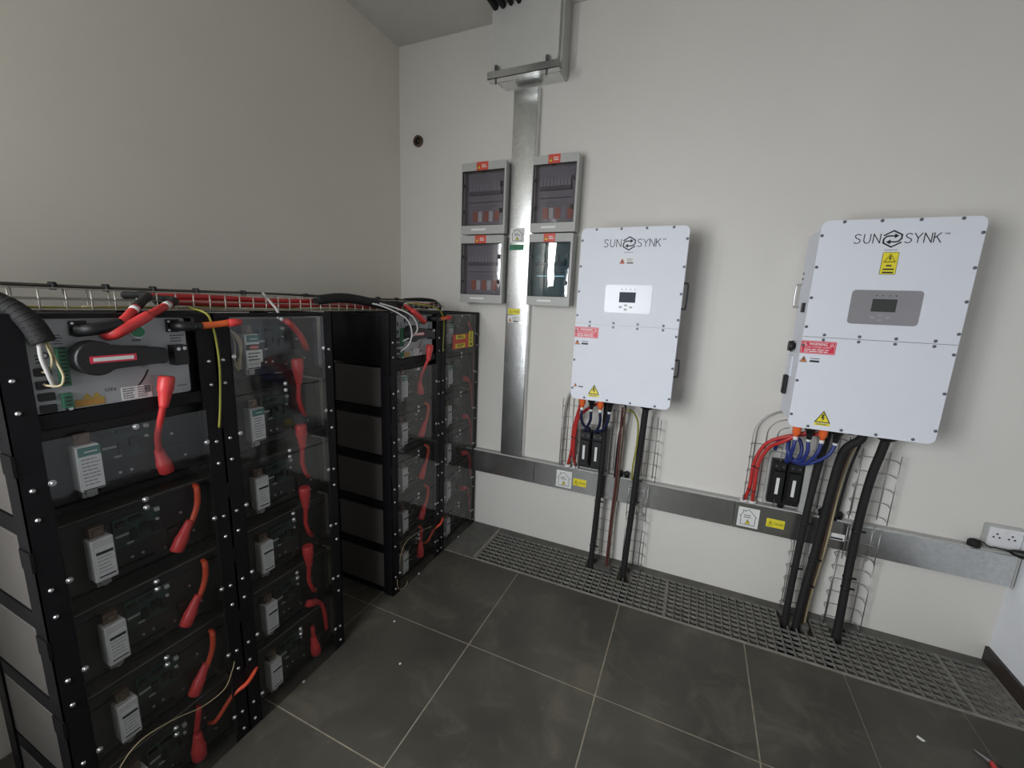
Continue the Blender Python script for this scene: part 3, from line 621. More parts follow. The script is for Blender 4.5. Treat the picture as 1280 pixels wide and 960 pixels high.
for k in range(5):
    single('tray_cable', ['lowest red cable', 'middle red cable', 'upper red cable', 'dark red rear cable', 'brown front cable'][k] + ' in the tray end above the third rack', 'cable', wav(.40 + .022 * k, 1.548 + .008 * (k % 3), -.56 if k < 4 else -.75, -.26 + .01 * k, .004, k), .009, ['red_cable', 'maroon_cable', 'red_cable', 'maroon_cable', 'brown_cable'][k], 'cables bunched at the far end of the tray', 8, 3)
single('tray_cable', 'black cable curling down at the far end of the tray', 'cable', [V((.42, -.50, 1.585)), V((.44, -.36, 1.592)), V((.46, -.26, 1.585)), V((.47, -.215, 1.56)), V((.46, -.20, 1.53)), V((.44, -.20, 1.50))], .012, 'black_rubber', 'cables bunched at the far end of the tray', 8)
# clips on the tray edge
for i, yy in enumerate((-2.075, -1.955, -1.84, -1.72, -1.59, -1.42, -1.13, -.94, -.66, -.5)):
    tag(MB().box(.347, .375, yy - .006, yy + .006, 1.576, 1.598).build('cable_tie', 'black_plastic', bevel=.003), 'small black cable tie on the wire tray, %s counted from the camera' % ['first', 'second', 'third', 'fourth', 'fifth', 'sixth', 'seventh', 'eighth', 'ninth', 'tenth'][i], 'cable tie', 'cable ties along the tray')
single('tray_wire', 'grey wire crossing down from the tray above the second rack', 'wire', [V((.36, -1.33, 1.59)), V((.45, -1.40, 1.588)), V((.54, -1.44, 1.56)), V((.60, -1.46, 1.53)), V((.61, -1.465, 1.50))], .005, 'grey_wire', None, 6)

# ------------------------------------------------------------------ overhead box, strut, vertical trunking
ob = thing('overhead_trunking', 'white boxed cable duct coming down from the ceiling above the metal trunking', 'duct', (.96, -.08, 2.86))
fr = BACK(0)
MB().frr(fr, .762, 1.160, 2.862, CZ - .002, .05, 0.004, .15, 5, (1, 0, 0, 0)).build('box', 'box_paint', ob)
MB().frr(fr, 1.160, 1.176, 2.835, CZ - .002, .012, 0.004, .125, 4, (1, 0, 0, 0)).build('side_flange', 'box_grey', ob)
m = MB(); m.box(.765, 1.182, -.20, -.152, 2.8165, 2.8195); m.box(.765, 1.182, -.20, -.197, 2.8165, 2.855); m.box(.765, 1.182, -.155, -.152, 2.8165, 2.855); m.build('strut_channel', 'galvanised', ob)
m = MB(); m.box(.79, 1.16, -.152, -.004, 2.84, 2.858); m.build('support_bracket', 'galvanised', ob)
for x in (.808, 1.110):
    m = MB(); m.cyl((x, -.176, 2.80), (x, -.176, 2.895), .006, 8); m.lathe((x, -.176, 2.8195), (x, -.176, 2.832), [(0, .012), (1, .012)], 6); m.lathe((x, -.176, 2.87), (x, -.176, 2.892), [(0, .010), (1, .010)], 6); m.build('threaded_rod', 'screw_grey', ob)
for k in range(4):
    x = .782 + .047 * k
    single('ceiling_cable', ['leftmost', 'second', 'third', 'rightmost'][k] + ' black cable hugging the ceiling in front of the duct', 'cable', [V((x, -2.8, 3.195)), V((x, -1.4, 3.197)), V((x, -.30, 3.196)), V((x, -.153, 3.194))], .0175 if k < 2 else .013, 'black_rubber', 'black cables under the ceiling', 8, 3)
def channel(name, lab, x0, x1, y0, y1, z0, z1, axis):
    t = thing(name, lab, 'trunking', ((x0 + x1) / 2, -.025, z0))
    return t
vt = thing('vertical_trunking', 'tall galvanised metal trunking running up the back wall between the distribution boxes', 'trunking', (.937, -.025, .578))
MB().crown(BACK(0), .864, 1.012, .582, 2.8155, .001, .044, .0027).build('lid', 'galvanised', vt)
MB().box(1.012, 1.020, -.040, -.001, .582, 2.8155).build('side_lip', 'galvanised', vt)
fr = BACK(-.048)
s = MB().fbox(fr, .877, .970, 1.963, 2.047, 0, .0012).build('house_sticker', 'label_white', vt)
def house(fr, u0, u1, v0, v1, parent, d):
    w = u1 - u0; h = v1 - v0; cu = (u0 + u1) / 2
    MB().stroke(fr, [(u0 + .16 * w, v0 + .12 * h), (u0 + .16 * w, v0 + .55 * h), (u0 + .10 * w, v0 + .55 * h), (u0 + .24 * w, v0 + .72 * h), (u0 + .24 * w, v0 + .86 * h), (u0 + .33 * w, v0 + .86 * h), (u0 + .33 * w, v0 + .80 * h), (cu, v0 + .92 * h), (u1 - .10 * w, v0 + .55 * h), (u1 - .16 * w, v0 + .55 * h), (u1 - .16 * w, v0 + .12 * h), (u0 + .16 * w, v0 + .12 * h)], .025 * w, d, d + .0005).build('house_outline', 'ink', parent)
    q = MB(); lines(q, fr, u0 + .30 * w, u1 - .28 * w, v0 + .46 * h, v0 + .66 * h, 2, .05 * h, d, d + .0005); q.build('print', 'ink_grey', parent)
    triangle(fr, parent, cu, v0 + .16 * h, .26 * w, .26 * h, d + .0004)
house(fr, .877, .970, 1.963, 2.047, s, .0012)
MB().fbox(fr, .874, .969, 1.918, 1.950, 0, .0012).build('green_sticker', 'green_strip', vt)
s = MB().fbox(fr, .882, .962, 1.524, 1.560, 0, .0012).build('yellow_sticker', 'warn_yellow', vt)
triangle(fr, s, .899, 1.529, .022, .024, .0012); text('DANGER', fr, .914, 1.536, .015, s, 'ink', .0016, width=.042)
s = MB().fbox(fr, .882, .958, 1.472, 1.516, 0, .0012).build('white_sticker', 'label_white', vt)
triangle(fr, s, .897, 1.478, .022, .026, .0012, 'warn_orange'); q = MB(); q.fbox(fr, .918, .948, 1.478, 1.485, .0012, .0016); lines(q, fr, .914, .95, 1.49, 1.51, 2, .003, .0012, .0016); q.build('print', 'ink', s)
hz = thing('wall_trunking', 'long horizontal galvanised trunking low on the back wall behind the cables', 'trunking', (2.1, -.025, .42))
for a, b in ((.05, 1.115), (1.117, 2.30), (2.302, 3.432)):
    MB().box(a, b, -.052, -.001, .420, .572).build('lid', 'galvanised', hz, bevel=.002)
m = MB(); m.box(.05, 3.432, -.044, -.001, .572, .5775); m.build('top_lip', 'box_grey', hz)
MB().box(3.432, 3.437, -.055, -.001, .417, .577).build('end_cap', 'box_grey', hz)
fr = BACK(-.052)
for (u0, wl_, tilt) in ((1.273, 1.386, 0), (2.322, 2.460, 0)):
    s = MB().fbox(fr, u0, u0 + .102, .437, .549, 0, .0014).build('house_sticker', 'label_white', hz); house(fr, u0, u0 + .102, .437, .549, s, .0014)
    s = MB().fbox(fr, wl_, wl_ + .084, .467, .514, 0, .0014).build('yellow_sticker', 'warn_yellow', hz)
    triangle(fr, s, wl_ + .019, .474, .026, .030, .0014); text('DANGER', fr, wl_ + .034, .483, .018, s, 'ink', .0018, width=.045)
s = MB().fbox(fr, 2.735, 2.806, .472, .507, 0, .0014).build('white_sticker', 'label_white', hz); q = MB(); q.fbox(fr, 2.748, 2.80, .476, .486, .0014, .0018); q.build('print', 'ink', s)

# pipe stub in the wall
ps = thing('pipe_hole', 'small dark round pipe hole high on the back wall near the corner', 'pipe', (.156, 0, 2.60))
m = MB(); nn = 20
for i in range(nn):
    a0, a1 = 2 * math.pi * i / nn, 2 * math.pi * (i + 1) / nn
    fr = BACK(0); m.fpoly(fr, [(.156 + r * math.cos(a), 2.63 + r * math.sin(a)) for r, a in ((.024, a0), (.036, a0), (.036, a1), (.024, a1))], 0, .014)
m.build('rim', 'rust', ps); MB().disk(BACK(0), .156, 2.63, .0245, .001, .003, 20).build('bore', 'hole_dark', ps); MB().disk(BACK(0), .158, 2.632, .009, .003, .008, 10).build('inner_wire', 'rust', ps)

# ------------------------------------------------------------------ distribution boxes
def dbox(u0, u1, v0, v1, lab, kind):
    t = thing('distribution_box', lab, 'electrical box', ((u0 + u1) / 2, -.05, v0), 'grey distribution boxes with smoked doors')
    fr = BACK(0); D = .10; w = u1 - u0; tb, bb, sb = .046, .052, .012
    m = MB(); m.fbox(fr, u0 + .006, u1 - .004, v0 + .004, v1 - .004, .002, .03); m.fbox(fr, u0 + .004, u0 + .014, v0 + .004, v1 - .004, .03, D - .012); m.fbox(fr, u1 - .014, u1 - .004, v0 + .004, v1 - .004, .03, D - .012)
    m.fbox(fr, u0 + .014, u1 - .014, v0 + .004, v0 + .02, .03, D - .012); m.fbox(fr, u0 + .014, u1 - .014, v1 - .02, v1 - .004, .03, D - .012); m.build('enclosure', 'box_grey', t)
    m = MB(); m.frr(fr, u0, u1, v1 - tb, v1, .006, D - .025, D, 4, (0, 1, 1, 0)); m.frr(fr, u0, u1, v0, v0 + bb, .006, D - .025, D, 4, (1, 0, 0, 1)); m.fbox(fr, u1 - sb, u1, v0 + bb, v1 - tb, D - .025, D); m.fbox(fr, u0, u0 + .005, v0 + bb, v1 - tb, D - .025, D)
    m.build('front_frame', 'box_grey', t)
    a0, a1, b0, b1 = u0 + .005, u1 - sb, v0 + bb, v1 - tb; H = b1 - b0
    MB().fbox(fr, a0 + .01, a1 - .01, b0, b1, .03, .045).build('inner_cover', 'db_inside', t)
    m = MB(); m.fbox(fr, a0 + .028, a1 - .035, b0 + .59 * H, b0 + .65 * H, .045, .062); m.fbox(fr, a0 + .028, a1 - .035, b0 + .455 * H, b0 + .465 * H, .045, .055); m.build('breaker_rail', 'db_rail', t)
    n = 9
    for i in range(n):
        if kind == 3 and i % 4 == 3: continue
        u = a0 + .032 + (a1 - a0 - .07) * i / n
        MB().fbox(fr, u, u + (a1 - a0 - .07) / n - .002, b0 + .65 * H, b0 + .78 * H, .045, .066).build('breaker', 'db_cover', t)
    if kind != 3:
        for i, fx_ in enumerate((.2, .36, .53, .69)):
            q = i % 2 if kind != 1 else 0
        cols = {0: ('o', 'w', 'o', 'w', 'o'), 1: ('o', 'w', 'o', 'b', 'o'), 2: ('o', 'w', 'o', 'w', 'o')}[kind]
        for i, c in enumerate(cols):
            u = a0 + .05 + i * .038
            h = MB().fbox(fr, u, u + .033 if c == 'o' else u + .026, b0 + .10 * H, b0 + .29 * H, .045, .0462 + .001 * (c == 'o'))
            k = h.build('circuit_label', {'o': 'breaker_orange', 'w': 'label_white', 'b': 'db_cover'}[c], t)
        m = MB(); lines(m, fr, a0 + .05, a1 - .05, b0 + .31 * H, b0 + .40 * H, 2, .003, .045, .0456); m.build('print', 'ink_grey', t)
    else:
        m = MB(); m.fbox(fr, a0 + .04, a1 - .04, b0 + .38 * H, b0 + .40 * H, .045, .06); m.build('inner_rail', 'steel', t)
    d = MB().crown(fr, a0 + .001, a1 - .001, b0 + .001, b1 - .001, D - .012, D - .009, (.006, .003, .009, .003)[kind]).build('door', 'db_glass' if kind != 3 else 'db_glass_dark', t)
    e = MB(); tt = .004
    e.fbox(fr, a0, a1, b1 - tt, b1, D - .014, D - .003); e.fbox(fr, a0, a1, b0, b0 + tt, D - .014, D - .003); e.fbox(fr, a0, a0 + tt, b0 + tt, b1 - tt, D - .014, D - .003); e.fbox(fr, a1 - tt, a1, b0 + tt, b1 - tt, D - .014, D - .003); e.build('door_edge', 'black_plastic', d)
    for fz in (.26, .74):
        MB().fbox(fr, a1 - .026, a1 - .012, b0 + fz * H - .012, b0 + fz * H + .012, D - .007, D + .003).build('latch', 'black_plastic', t)
        MB().fbox(fr, a0 + .004, a0 + .018, b0 + fz * H - .008, b0 + fz * H + .008, D - .007, D - .001).build('hinge', 'black_plastic', t)
    s = MB().fbox(fr, u0 + .34 * w, u0 + .60 * w, v1 - tb - .001, v1 + .001, D, D + .0012).build('red_sticker', 'sticker_red', t)
    triangle(fr, s, u0 + .395 * w, v1 - tb + .008, .022, .026, D + .0012, 'warn_yellow'); q = MB(); lines(q, fr, u0 + .46 * w, u0 + .58 * w, v1 - tb + .012, v1 - .012, 2, .006, D + .0012, D + .0016); q.build('print', 'label_white', s)
    q = MB(); q.fbox(fr, u0 + .25 * w, u0 + .58 * w, v0 + .022, v0 + .034, D, D + .0008); q.build('name_strip', 'label_white', t)
    return t
dbox(.553, .858, 2.010, 2.428, 'upper left grey distribution box left of the vertical metal trunking', 0)
dbox(1.026, 1.300, 2.010, 2.428, 'upper right grey distribution box right of the vertical metal trunking', 1)
dbox(.553, .856, 1.588, 2.002, 'lower left grey distribution box, orange labels behind smoked door', 2)
dbox(1.024, 1.294, 1.588, 2.002, 'lower right grey distribution box with dark door and no orange labels', 3)

# ------------------------------------------------------------------ inverters
YF = -.27
scr = MB().lathe((0, 0, 0), (0, -.004, 0), [(0, .0065), (.6, .006), (1, .003)], 10); scr_me = mesh_of(scr, 'screw', 'screw_grey')
GL = {'S': [(.62, .88), (.45, .98), (.25, .98), (.1, .86), (.1, .7), (.22, .57), (.45, .48), (.6, .36), (.6, .17), (.47, .03), (.25, .0), (.04, .1)],
      'U': [(.06, 1), (.06, .3), (.16, .08), (.36, 0), (.56, .08), (.66, .3), (.66, 1)], 'N': [(.05, 0), (.05, 1), (.7, 0), (.7, 1)],
      'Y': [(.0, 1), (.34, .48), (.68, 1), (.34, .48), (.34, 0)], 'K': [(.06, 0), (.06, 1), (.06, .45), (.62, 1), (.25, .62), (.68, 0)]}
def word(mb, fr, s, u, v, h, pitch, w, d):
    for ch in s:
        mb.stroke(fr, [(u + a * h * .96, v + b * h) for a, b in GL[ch]], w, d, d + .0006); u += pitch
def inverter(L, lab, film, lcd, big_yellow, small_warn):
    t = thing('inverter', lab, 'inverter', (L + .264, -.14, 1.0)); fr = BACK(YF)
    MB().box(L + .004, L + .524, -.250, -.03, 1.105, 1.965).build('body', 'inverter_white', t, bevel=.006)
    MB().box(L + .08, L + .44, -.03, -.001, 1.25, 1.85).build('wall_bracket', 'box_grey', t)
    MB().frr(fr, L, L + .528, 1.5015, 1.993, .028, -.018, 0, 6, (0, 1, 1, 0)).build('upper_cover', 'inverter_white', t)
    MB().frr(fr, L, L + .528, 1.082, 1.4995, .028, -.018, 0, 6, (1, 0, 0, 1)).build('lower_cover', 'inverter_white', t)
    MB().fbox(fr, L + .004, L + .524, 1.4993, 1.5017, -.017, -.0025).build('seam', 'screw_grey', t)
    for u in (.079, .205, .329, .455):
        for z in (1.986, 1.512, 1.490, 1.0935): inst(scr_me, 'screw', t, (L + u, YF, z))
    for z in (1.932, 1.801, 1.671, 1.544, 1.461, 1.300, 1.141):
        for u in (.0075, .5205): inst(scr_me, 'screw', t, (L + u, YF, z))
    # printed brand mark
    m = MB(); word(m, fr, 'SUN', L + .122, 1.898, .0365, .0315, .0033, 0); word(m, fr, 'SYNK', L + .289, 1.898, .0365, .0295, .0033, 0); m.build('lettering', 'ink', t)
    c = (L + .250, 1.914); R = .0325
    m = MB()
    for sgn in (1, -1):
        m.stroke(fr, [(c[0] + sgn * R * a, c[1] + sgn * R * b) for a, b in ((-.90, .42), (0, .98), (.88, .48), (.88, .02), (.62, -.30), (.30, -.36), (-.25, -.36))], .0056, 0, .0006)
        m.fpoly(fr, [(c[0] + sgn * R * a, c[1] + sgn * R * b) for a, b in ((-.62, -.36), (-.16, -.66), (-.16, -.06))], 0, .0006)
    m.build('logo', 'ink', t)
    m = MB(); m.fbox(fr, L + .409, L + .416, 1.9325, 1.934, 0, .0006); m.fbox(fr, L + .4115, L + .413, 1.927, 1.934, 0, .0006); m.fbox(fr, L + .417, L + .4185, 1.927, 1.934, 0, .0006); m.fbox(fr, L + .4185, L + .423, 1.931, 1.9335, 0, .0006); m.fbox(fr, L + .423, L + .4245, 1.927, 1.934, 0, .0006); m.build('trademark', 'ink', t)
    text('Inverter', fr, L + .253, 1.868, .010, t, 'ink', .0006, 'CENTER', width=.045)
    if big_yellow:
        s = MB().frr(fr, L + .228, L + .281, 1.773, 1.862, .004, 0, .0012).build('yellow_label', 'ink', t)
        MB().frr(fr, L + .2295, L + .2795, 1.7745, 1.8605, .003, .0012, .0018).build('label_face', 'warn_yellow', s)
        triangle(fr, s, L + .2545, 1.822, .040, .035, .0018)
        for i, (a, b) in enumerate(((.018, 1.808), (.036, 1.794), (.036, 1.781))): MB().fbox(fr, L + .2545 - a / 2, L + .2545 + a / 2, b - .003, b + .003, .0018, .0022).build('print', 'ink', s)
    else:
        s = MB().fbox(fr, L + .208, L + .282, 1.812, 1.846, 0, .0008).build('warning_label', 'label_white', t)
        triangle(fr, s, L + .223, 1.815, .028, .026, .0008, 'sticker_red', 'sticker_red'); q = MB(); q.fbox(fr, L + .246, L + .278, 1.816, 1.8215, .0008, .0012); lines(q, fr, L + .246, L + .278, 1.825, 1.842, 2, .003, .0008, .0012); q.build('print', 'ink', s)
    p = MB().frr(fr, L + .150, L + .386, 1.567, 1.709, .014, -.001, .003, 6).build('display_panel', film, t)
    MB().fbox(fr, L + .224, L + .306, 1.6205, 1.673, .003, .0036).build('screen', lcd, p)
    for k in range(4): MB().disk(fr, L + .234 + .022 * k, 1.687, .0032, .003, .004, 8).build('indicator', 'screw_grey', p)
    for (a, b) in ((.234, 1.597), (.260, 1.606), (.260, 1.585), (.286, 1.597)): MB().frr(fr, L + a - .008, L + a + .008, b - .005, b + .005, .003, .003, .005, 3).build('button', 'box_grey' if film == 'silver_film_glare' else 'panel_grey', p)
    s = MB().frr(fr, L - .001, L + .130, 1.426, 1.483, .004, 0, .0012).build('warning_sticker', 'warn_red', t)
    MB().stroke(fr, [(L + .003, 1.43), (L + .126, 1.43), (L + .126, 1.479), (L + .003, 1.479), (L + .003, 1.43)], .0012, .0012, .0016).build('border', 'label_white', s)
    text('WARNING', fr, L + .064, 1.464, .016, s, 'label_white', .0016, 'CENTER', width=.068, bold=.02)
    text('DUAL POWER SUPPLY', fr, L + .064, 1.452, .011, s, 'label_white', .0016, 'CENTER', width=.098)
    q = MB(); lines(q, fr, L + .014, L + .118, 1.432, 1.449, 2, .004, .0012, .0016)
    for cu in (.014, .114): q.stroke(fr, [(L + cu - .007, 1.463), (L + cu + .007, 1.463), (L + cu, 1.475), (L + cu - .007, 1.463)], .002, .0012, .0016)
    q.build('print', 'label_white', s)
    s = MB().fbox(fr, L + .003, L + .085, 1.378, 1.418, 0, .0006).build('warning_label', 'inverter_white', t)
    triangle(fr, s, L + .018, 1.386, .030, .028, .0006, 'warn_orange'); q = MB(); q.fbox(fr, L + .042, L + .078, 1.388, 1.397, .0006, .001); q.fbox(fr, L + .042, L + .078, 1.403, 1.406, .0006, .001); q.build('print', 'ink', s)
    s = MB().fbox(fr, L + .100, L + .160, 1.104, 1.115, 0, .0012).build('warning_label', 'warn_yellow', t); q = MB(); lines(q, fr, L + .107, L + .155, 1.1065, 1.113, 2, .0018, .0012, .0016); q.build('print', 'ink', s)
    triangle(fr, t, L + .130, 1.117, .062, .056, 0)
    if small_warn:
        s = MB().fbox(fr, L + .012, L + .074, 1.144, 1.178, 0, .0006).build('warning_label', 'inverter_white', t); triangle(fr, s, L + .024, 1.150, .020, .022, .0006, 'warn_orange'); q = MB(); q.fbox(fr, L + .042, L + .068, 1.150, 1.156, .0006, .001); q.build('print', 'ink', s)
    # side fittings
    m = MB(); m.lathe((L + .004, -.13, 1.446), (L - .024, -.13, 1.446), [(0, .016), (.3, .016), (.32, .027), (1, .024)], 14); m.build('isolator_knob', 'black_plastic', t)
    MB().box(L - .006, L + .004, -.2, -.165, 1.607, 1.650).build('side_port', 'black_plastic', t)
    m = MB(); m.tube([V((L + .004, -.055, 1.738)), V((L - .010, -.055, 1.738)), V((L - .017, -.055, 1.73)), V((L - .017, -.055, 1.64)), V((L - .010, -.055, 1.632)), V((L + .004, -.055, 1.632))], .0045, 8, 2); m.build('carry_handle', 'steel', t)
    m = MB(); m.box(L - .016, L + .004, -.105, -.07, 1.205, 1.30); m.build('side_grip', 'black_plastic', t, bevel=.004)
    m = MB(); m.box(L - .004, L + .004, -.145, -.04, 1.30, 1.40); m.build('side_plate', 'inverter_white', t, bevel=.003)
    m = MB()
    for z in (1.79, 1.765, 1.415): m.lathe((L + .004, -.06, z), (L - .0, -.06, z), [(0, .006), (1, .004)], 8)
    m.build('side_screws', 'screw_grey', t)
    for za, zb in ((1.60, 1.73), (1.24, 1.33)):
        m = MB(); m.tube([V((L + .523, -.14, zb)), V((L + .538, -.14, zb)), V((L + .546, -.14, zb - .01)), V((L + .546, -.14, za + .01)), V((L + .538, -.14, za)), V((L + .523, -.14, za))], .0055, 8, 2); m.build('carry_handle', 'screw_grey', t)
    # glands below
    for i, u in enumerate((.055, .108, .160, .213)):
        if i % 2 == 0:
            m = MB(); m.lathe((L + u, -.20, 1.106), (L + u, -.20, 1.018), [(0, .021), (.15, .021), (.8, .017), (.85, .011), (1, .010)], 14); g_ = m.build('plug_boot', 'orange', t)
        else:
            m = MB(); m.lathe((L + u, -.20, 1.106), (L + u, -.20, 1.012), [(0, .023), (.5, .023), (.52, .017), (.8, .013), (1, .010)], 14); m.build('plug_boot', 'black_plastic', t)
        MB().lathe((L + u, -.20, 1.020), (L + u, -.20, 1.003), [(0, .0105), (1, .0105)], 10).build('white_sleeve', 'label_white', t)
    for (u, r, z) in ((.275, .028, 1.055), (.325, .024, 1.07), (.408, .046, 1.045)):
        m = MB(); m.lathe((L + u, -.16, 1.106), (L + u, -.16, z), [(0, r), (.45, r), (.5, r * .92), (.85, r * .75), (1, r * .4)], 16); m.build('cable_gland', 'black_plastic', t)
    MB().box(L + .03, L + .24, -.24, -.13, 1.095, 1.106).build('connector_plate', 'black_plastic', t)
    return t
I1, I2 = 1.388, 2.438
inverter(I1, 'white wall inverter left of the two, pale display panel, beside the distribution boxes', 'silver_film_glare', 'lcd_blue', False, True)
inverter(I2, 'white wall inverter right of the two, yellow warning label above grey display panel', 'silver_film', 'lcd', True, False)

# ------------------------------------------------------------------ cables under the inverters
def thick(lab, pts, r=.026, mt='black_rubber', ties=()):
    t = thing('power_cable', lab, 'cable', V(pts[-1]), 'thick black cables from inverters into the floor')
    MB().tube([V(p) for p in pts], r, 12, 6).build('sheath', mt, t)
    for z in ties:
        S = spline(pts, 12); q = min(S, key=lambda p: abs(p.z - z)); m = MB().lathe(q + V((0, 0, -.004)), q + V((0, 0, .004)), [(0, r + .0025), (1, r + .0025)], 12); m.box(q.x + r, q.x + r + .018, q.y - .004, q.y + .004, q.z - .004, q.z + .004); m.build('cable_tie', 'black_plastic', t)
    return t
thick('left thick black cable below the left inverter', [(1.572, -.14, 1.10), (1.570, -.13, .95), (1.570, -.12, .70), (1.564, -.115, .40), (1.557, -.13, .08), (1.556, -.135, -.19)], .0165, ties=(.43, .12, .62))
thick('right thick black cable below the left inverter', [(1.790, -.15, 1.06), (1.787, -.14, .98), (1.776, -.12, .70), (1.768, -.115, .42), (1.760, -.14, .08), (1.760, -.15, -.19)], .0175, ties=(.60, .46))
thick('leftmost thick black cable below the right inverter', [(2.64, -.13, 1.09), (2.630, -.12, .95), (2.620, -.112, .75), (2.612, -.110, .50), (2.602, -.13, .10), (2.602, -.15, -.19)], .0165, ties=(.3, .55))
thick('middle thick black cable below the right inverter bending from an elbow gland', [(2.76, -.16, 1.075), (2.755, -.155, 1.035), (2.715, -.14, .985), (2.700, -.125, .90), (2.690, -.112, .66), (2.680, -.110, .42), (2.655, -.135, .08), (2.650, -.142, -.19)], .0185, ties=(.22, .38))
thick('rightmost thick black cable below the right inverter', [(2.846, -.16, 1.06), (2.840, -.15, .98), (2.832, -.13, .86), (2.828, -.112, .66), (2.828, -.110, .42), (2.824, -.14, .10), (2.822, -.152, -.19)], .0185, ties=(.56, .33, .25))
g = 'thin cables running down beside the thick black ones'
def thin(lab, pts, r, mt): single('control_cable', lab, 'cable', pts, r, mt, g, 8)
thin('brown cable beside the middle thick cable of the right inverter', [(2.778, -.10, 1.07), (2.745, -.085, .96), (2.724, -.092, .80), (2.716, -.085, .60), (2.710, -.085, .40), (2.685, -.10, .10), (2.682, -.11, -.19)], .009, 'brown_cable')
thin('tan cable outermost beside the brown cable of the right inverter', [(2.795, -.085, 1.06), (2.758, -.065, .93), (2.738, -.075, .75), (2.732, -.072, .50), (2.722, -.075, .35), (2.70, -.09, .10), (2.698, -.10, -.19)], .006, 'cream_wire')
thin('black control cable beside the tan cable of the right inverter', [(2.77, -.15, 1.07), (2.772, -.10, .98), (2.765, -.065, .85), (2.757, -.06, .70), (2.755, -.05, .575)], .006, 'black_rubber')
thin('maroon cable hanging between the thick cables of the left inverter', [(1.66, -.12, 1.03), (1.656, -.09, .92), (1.654, -.072, .72), (1.652, -.07, .50), (1.646, -.072, .30), (1.645, -.09, .05), (1.645, -.10, -.19)], .007, 'maroon_cable')
thin('brown cable hanging between the thick cables of the left inverter', [(1.675, -.12, 1.03), (1.672, -.09, .90), (1.668, -.066, .70), (1.664, -.066, .48), (1.656, -.066, .30), (1.655, -.08, .05), (1.655, -.09, -.19)], .006, 'brown_cable')
thin('black control cable curling at the top between the left inverter cables', [(1.668, -.15, 1.075), (1.675, -.10, 1.02), (1.665, -.07, .95), (1.646, -.06, .84), (1.640, -.055, .66), (1.640, -.05, .575)], .006, 'black_rubber')
thin('green yellow earth cable beside the right thick cable of the left inverter', [(1.69, -.12, 1.02), (1.72, -.08, 1.0), (1.748, -.06, .93), (1.752, -.055, .80), (1.742, -.055, .66), (1.745, -.05, .577)], .0055, 'yellow_green')
thin('grey cable dropping along the wire basket left of the left inverter', [(1.40, -.10, 1.09), (1.345, -.04, 1.08), (1.305, -.03, 1.02), (1.290, -.028, .85), (1.285, -.03, .577)], .006, 'grey_wire')

def fuse(x0, x1, z0, z1, lab):
    t = thing('fuse_holder', lab, 'fuse holder', ((x0 + x1) / 2, -.04, z0), 'black twin fuse holders under the inverters'); fr = BACK(0)
    MB().fbox(fr, x0 - .01, x1 + .035, z0 - .022, z1 + .03, .0, .02).build('mounting_plate', 'box_grey', t)
    MB().fbox(fr, x1 + .006, x1 + .035, z0 - .022, z1 + .03, .02, .055).build('side_duct', 'box_grey', t)
    w = (x1 - x0) / 2
    for i in range(2):
        a = x0 + i * w + .002; b = x0 + (i + 1) * w - .002
        m = MB(); m.fbox(fr, a, b, z0, z1, .02, .062); m.fbox(fr, a + .006, b - .006, z0 + .03, z1 - .055, .062, .082); m.fbox(fr, a + .004, b - .004, z1 - .05, z1 - .005, .062, .074)
        h = m.build('fuse_body', 'black_plastic', t, bevel=.003)
        MB().fbox(fr, a + .026, a + .040, z0 + .06, z0 + .15, .082, .0835).build('label_strip', 'label_white', h)
        m = MB(); m.disk(fr, a + .018, z1 - .028, .005, .074, .077, 8); m.disk(fr, b - .018, z1 - .028, .005, .074, .077, 8); m.build('terminal_screws', 'screw_grey', h)
fuse(1.410, 1.560, .603, .842, 'black twin fuse holder below the left inverter')
fuse(2.440, 2.584, .608, .847, 'black twin fuse holder below the right inverter')
def reds(L, arc):
    g = 'red battery cables dropping into the wall trunking'
    for k in range(2):
        w = ['outer', 'inner'][k] + ' red battery cable below the ' + ('right' if arc else 'left') + ' inverter'
        t = thing('battery_cable', w, 'cable', (L, -.05, .577), g)
        if arc: p = [(L + .160 - .05 * k, -.17, 1.04), (L + .10 - .03 * k, -.14, 1.02), (L + .02, -.115 - .012 * k, .985 - .012 * k), (L - .045 + .014 * k, -.09, .93 - .01 * k), (L - .080 + .016 * k, -.075, .82), (L - .082 + .018 * k, -.065, .68), (L - .096 + .040 * k, -.04, .585)]
        else: p = [(L + .055 + .10 * k, -.17, 1.05), (L + .03 + .07 * k, -.13, 1.02), (L + .004 + .018 * k, -.095, .94), (L - .018 + .018 * k, -.08, .84), (L - .024 + .020 * k, -.07, .70), (L - .048 + .05 * k, -.04, .59)]
        p = [(q[0], q[1] - (.021 * k if 0 < i < len(p) - 1 else 0), q[2]) for i, q in enumerate(p)]
        MB().tube([V(q) for q in p], .0092, 10, 6).build('wire', 'red_cable', t)
        e = V(p[-1]); MB().lathe(e + V((0, 0, .006)), (e.x, e.y, .5785), [(0, .016), (.4, .02), (1, .02)], 12).build('entry_bush', 'label_white', t)
        for z in (.80, .66):
            S = spline(p, 12); q = min(S, key=lambda c: abs(c.z - z)); MB().lathe(q - V((0, 0, .003)), q + V((0, 0, .003)), [(0, .0108), (1, .0108)], 10).build('cable_tie', 'black_plastic', t)
reds(I1, False); reds(I2, True)
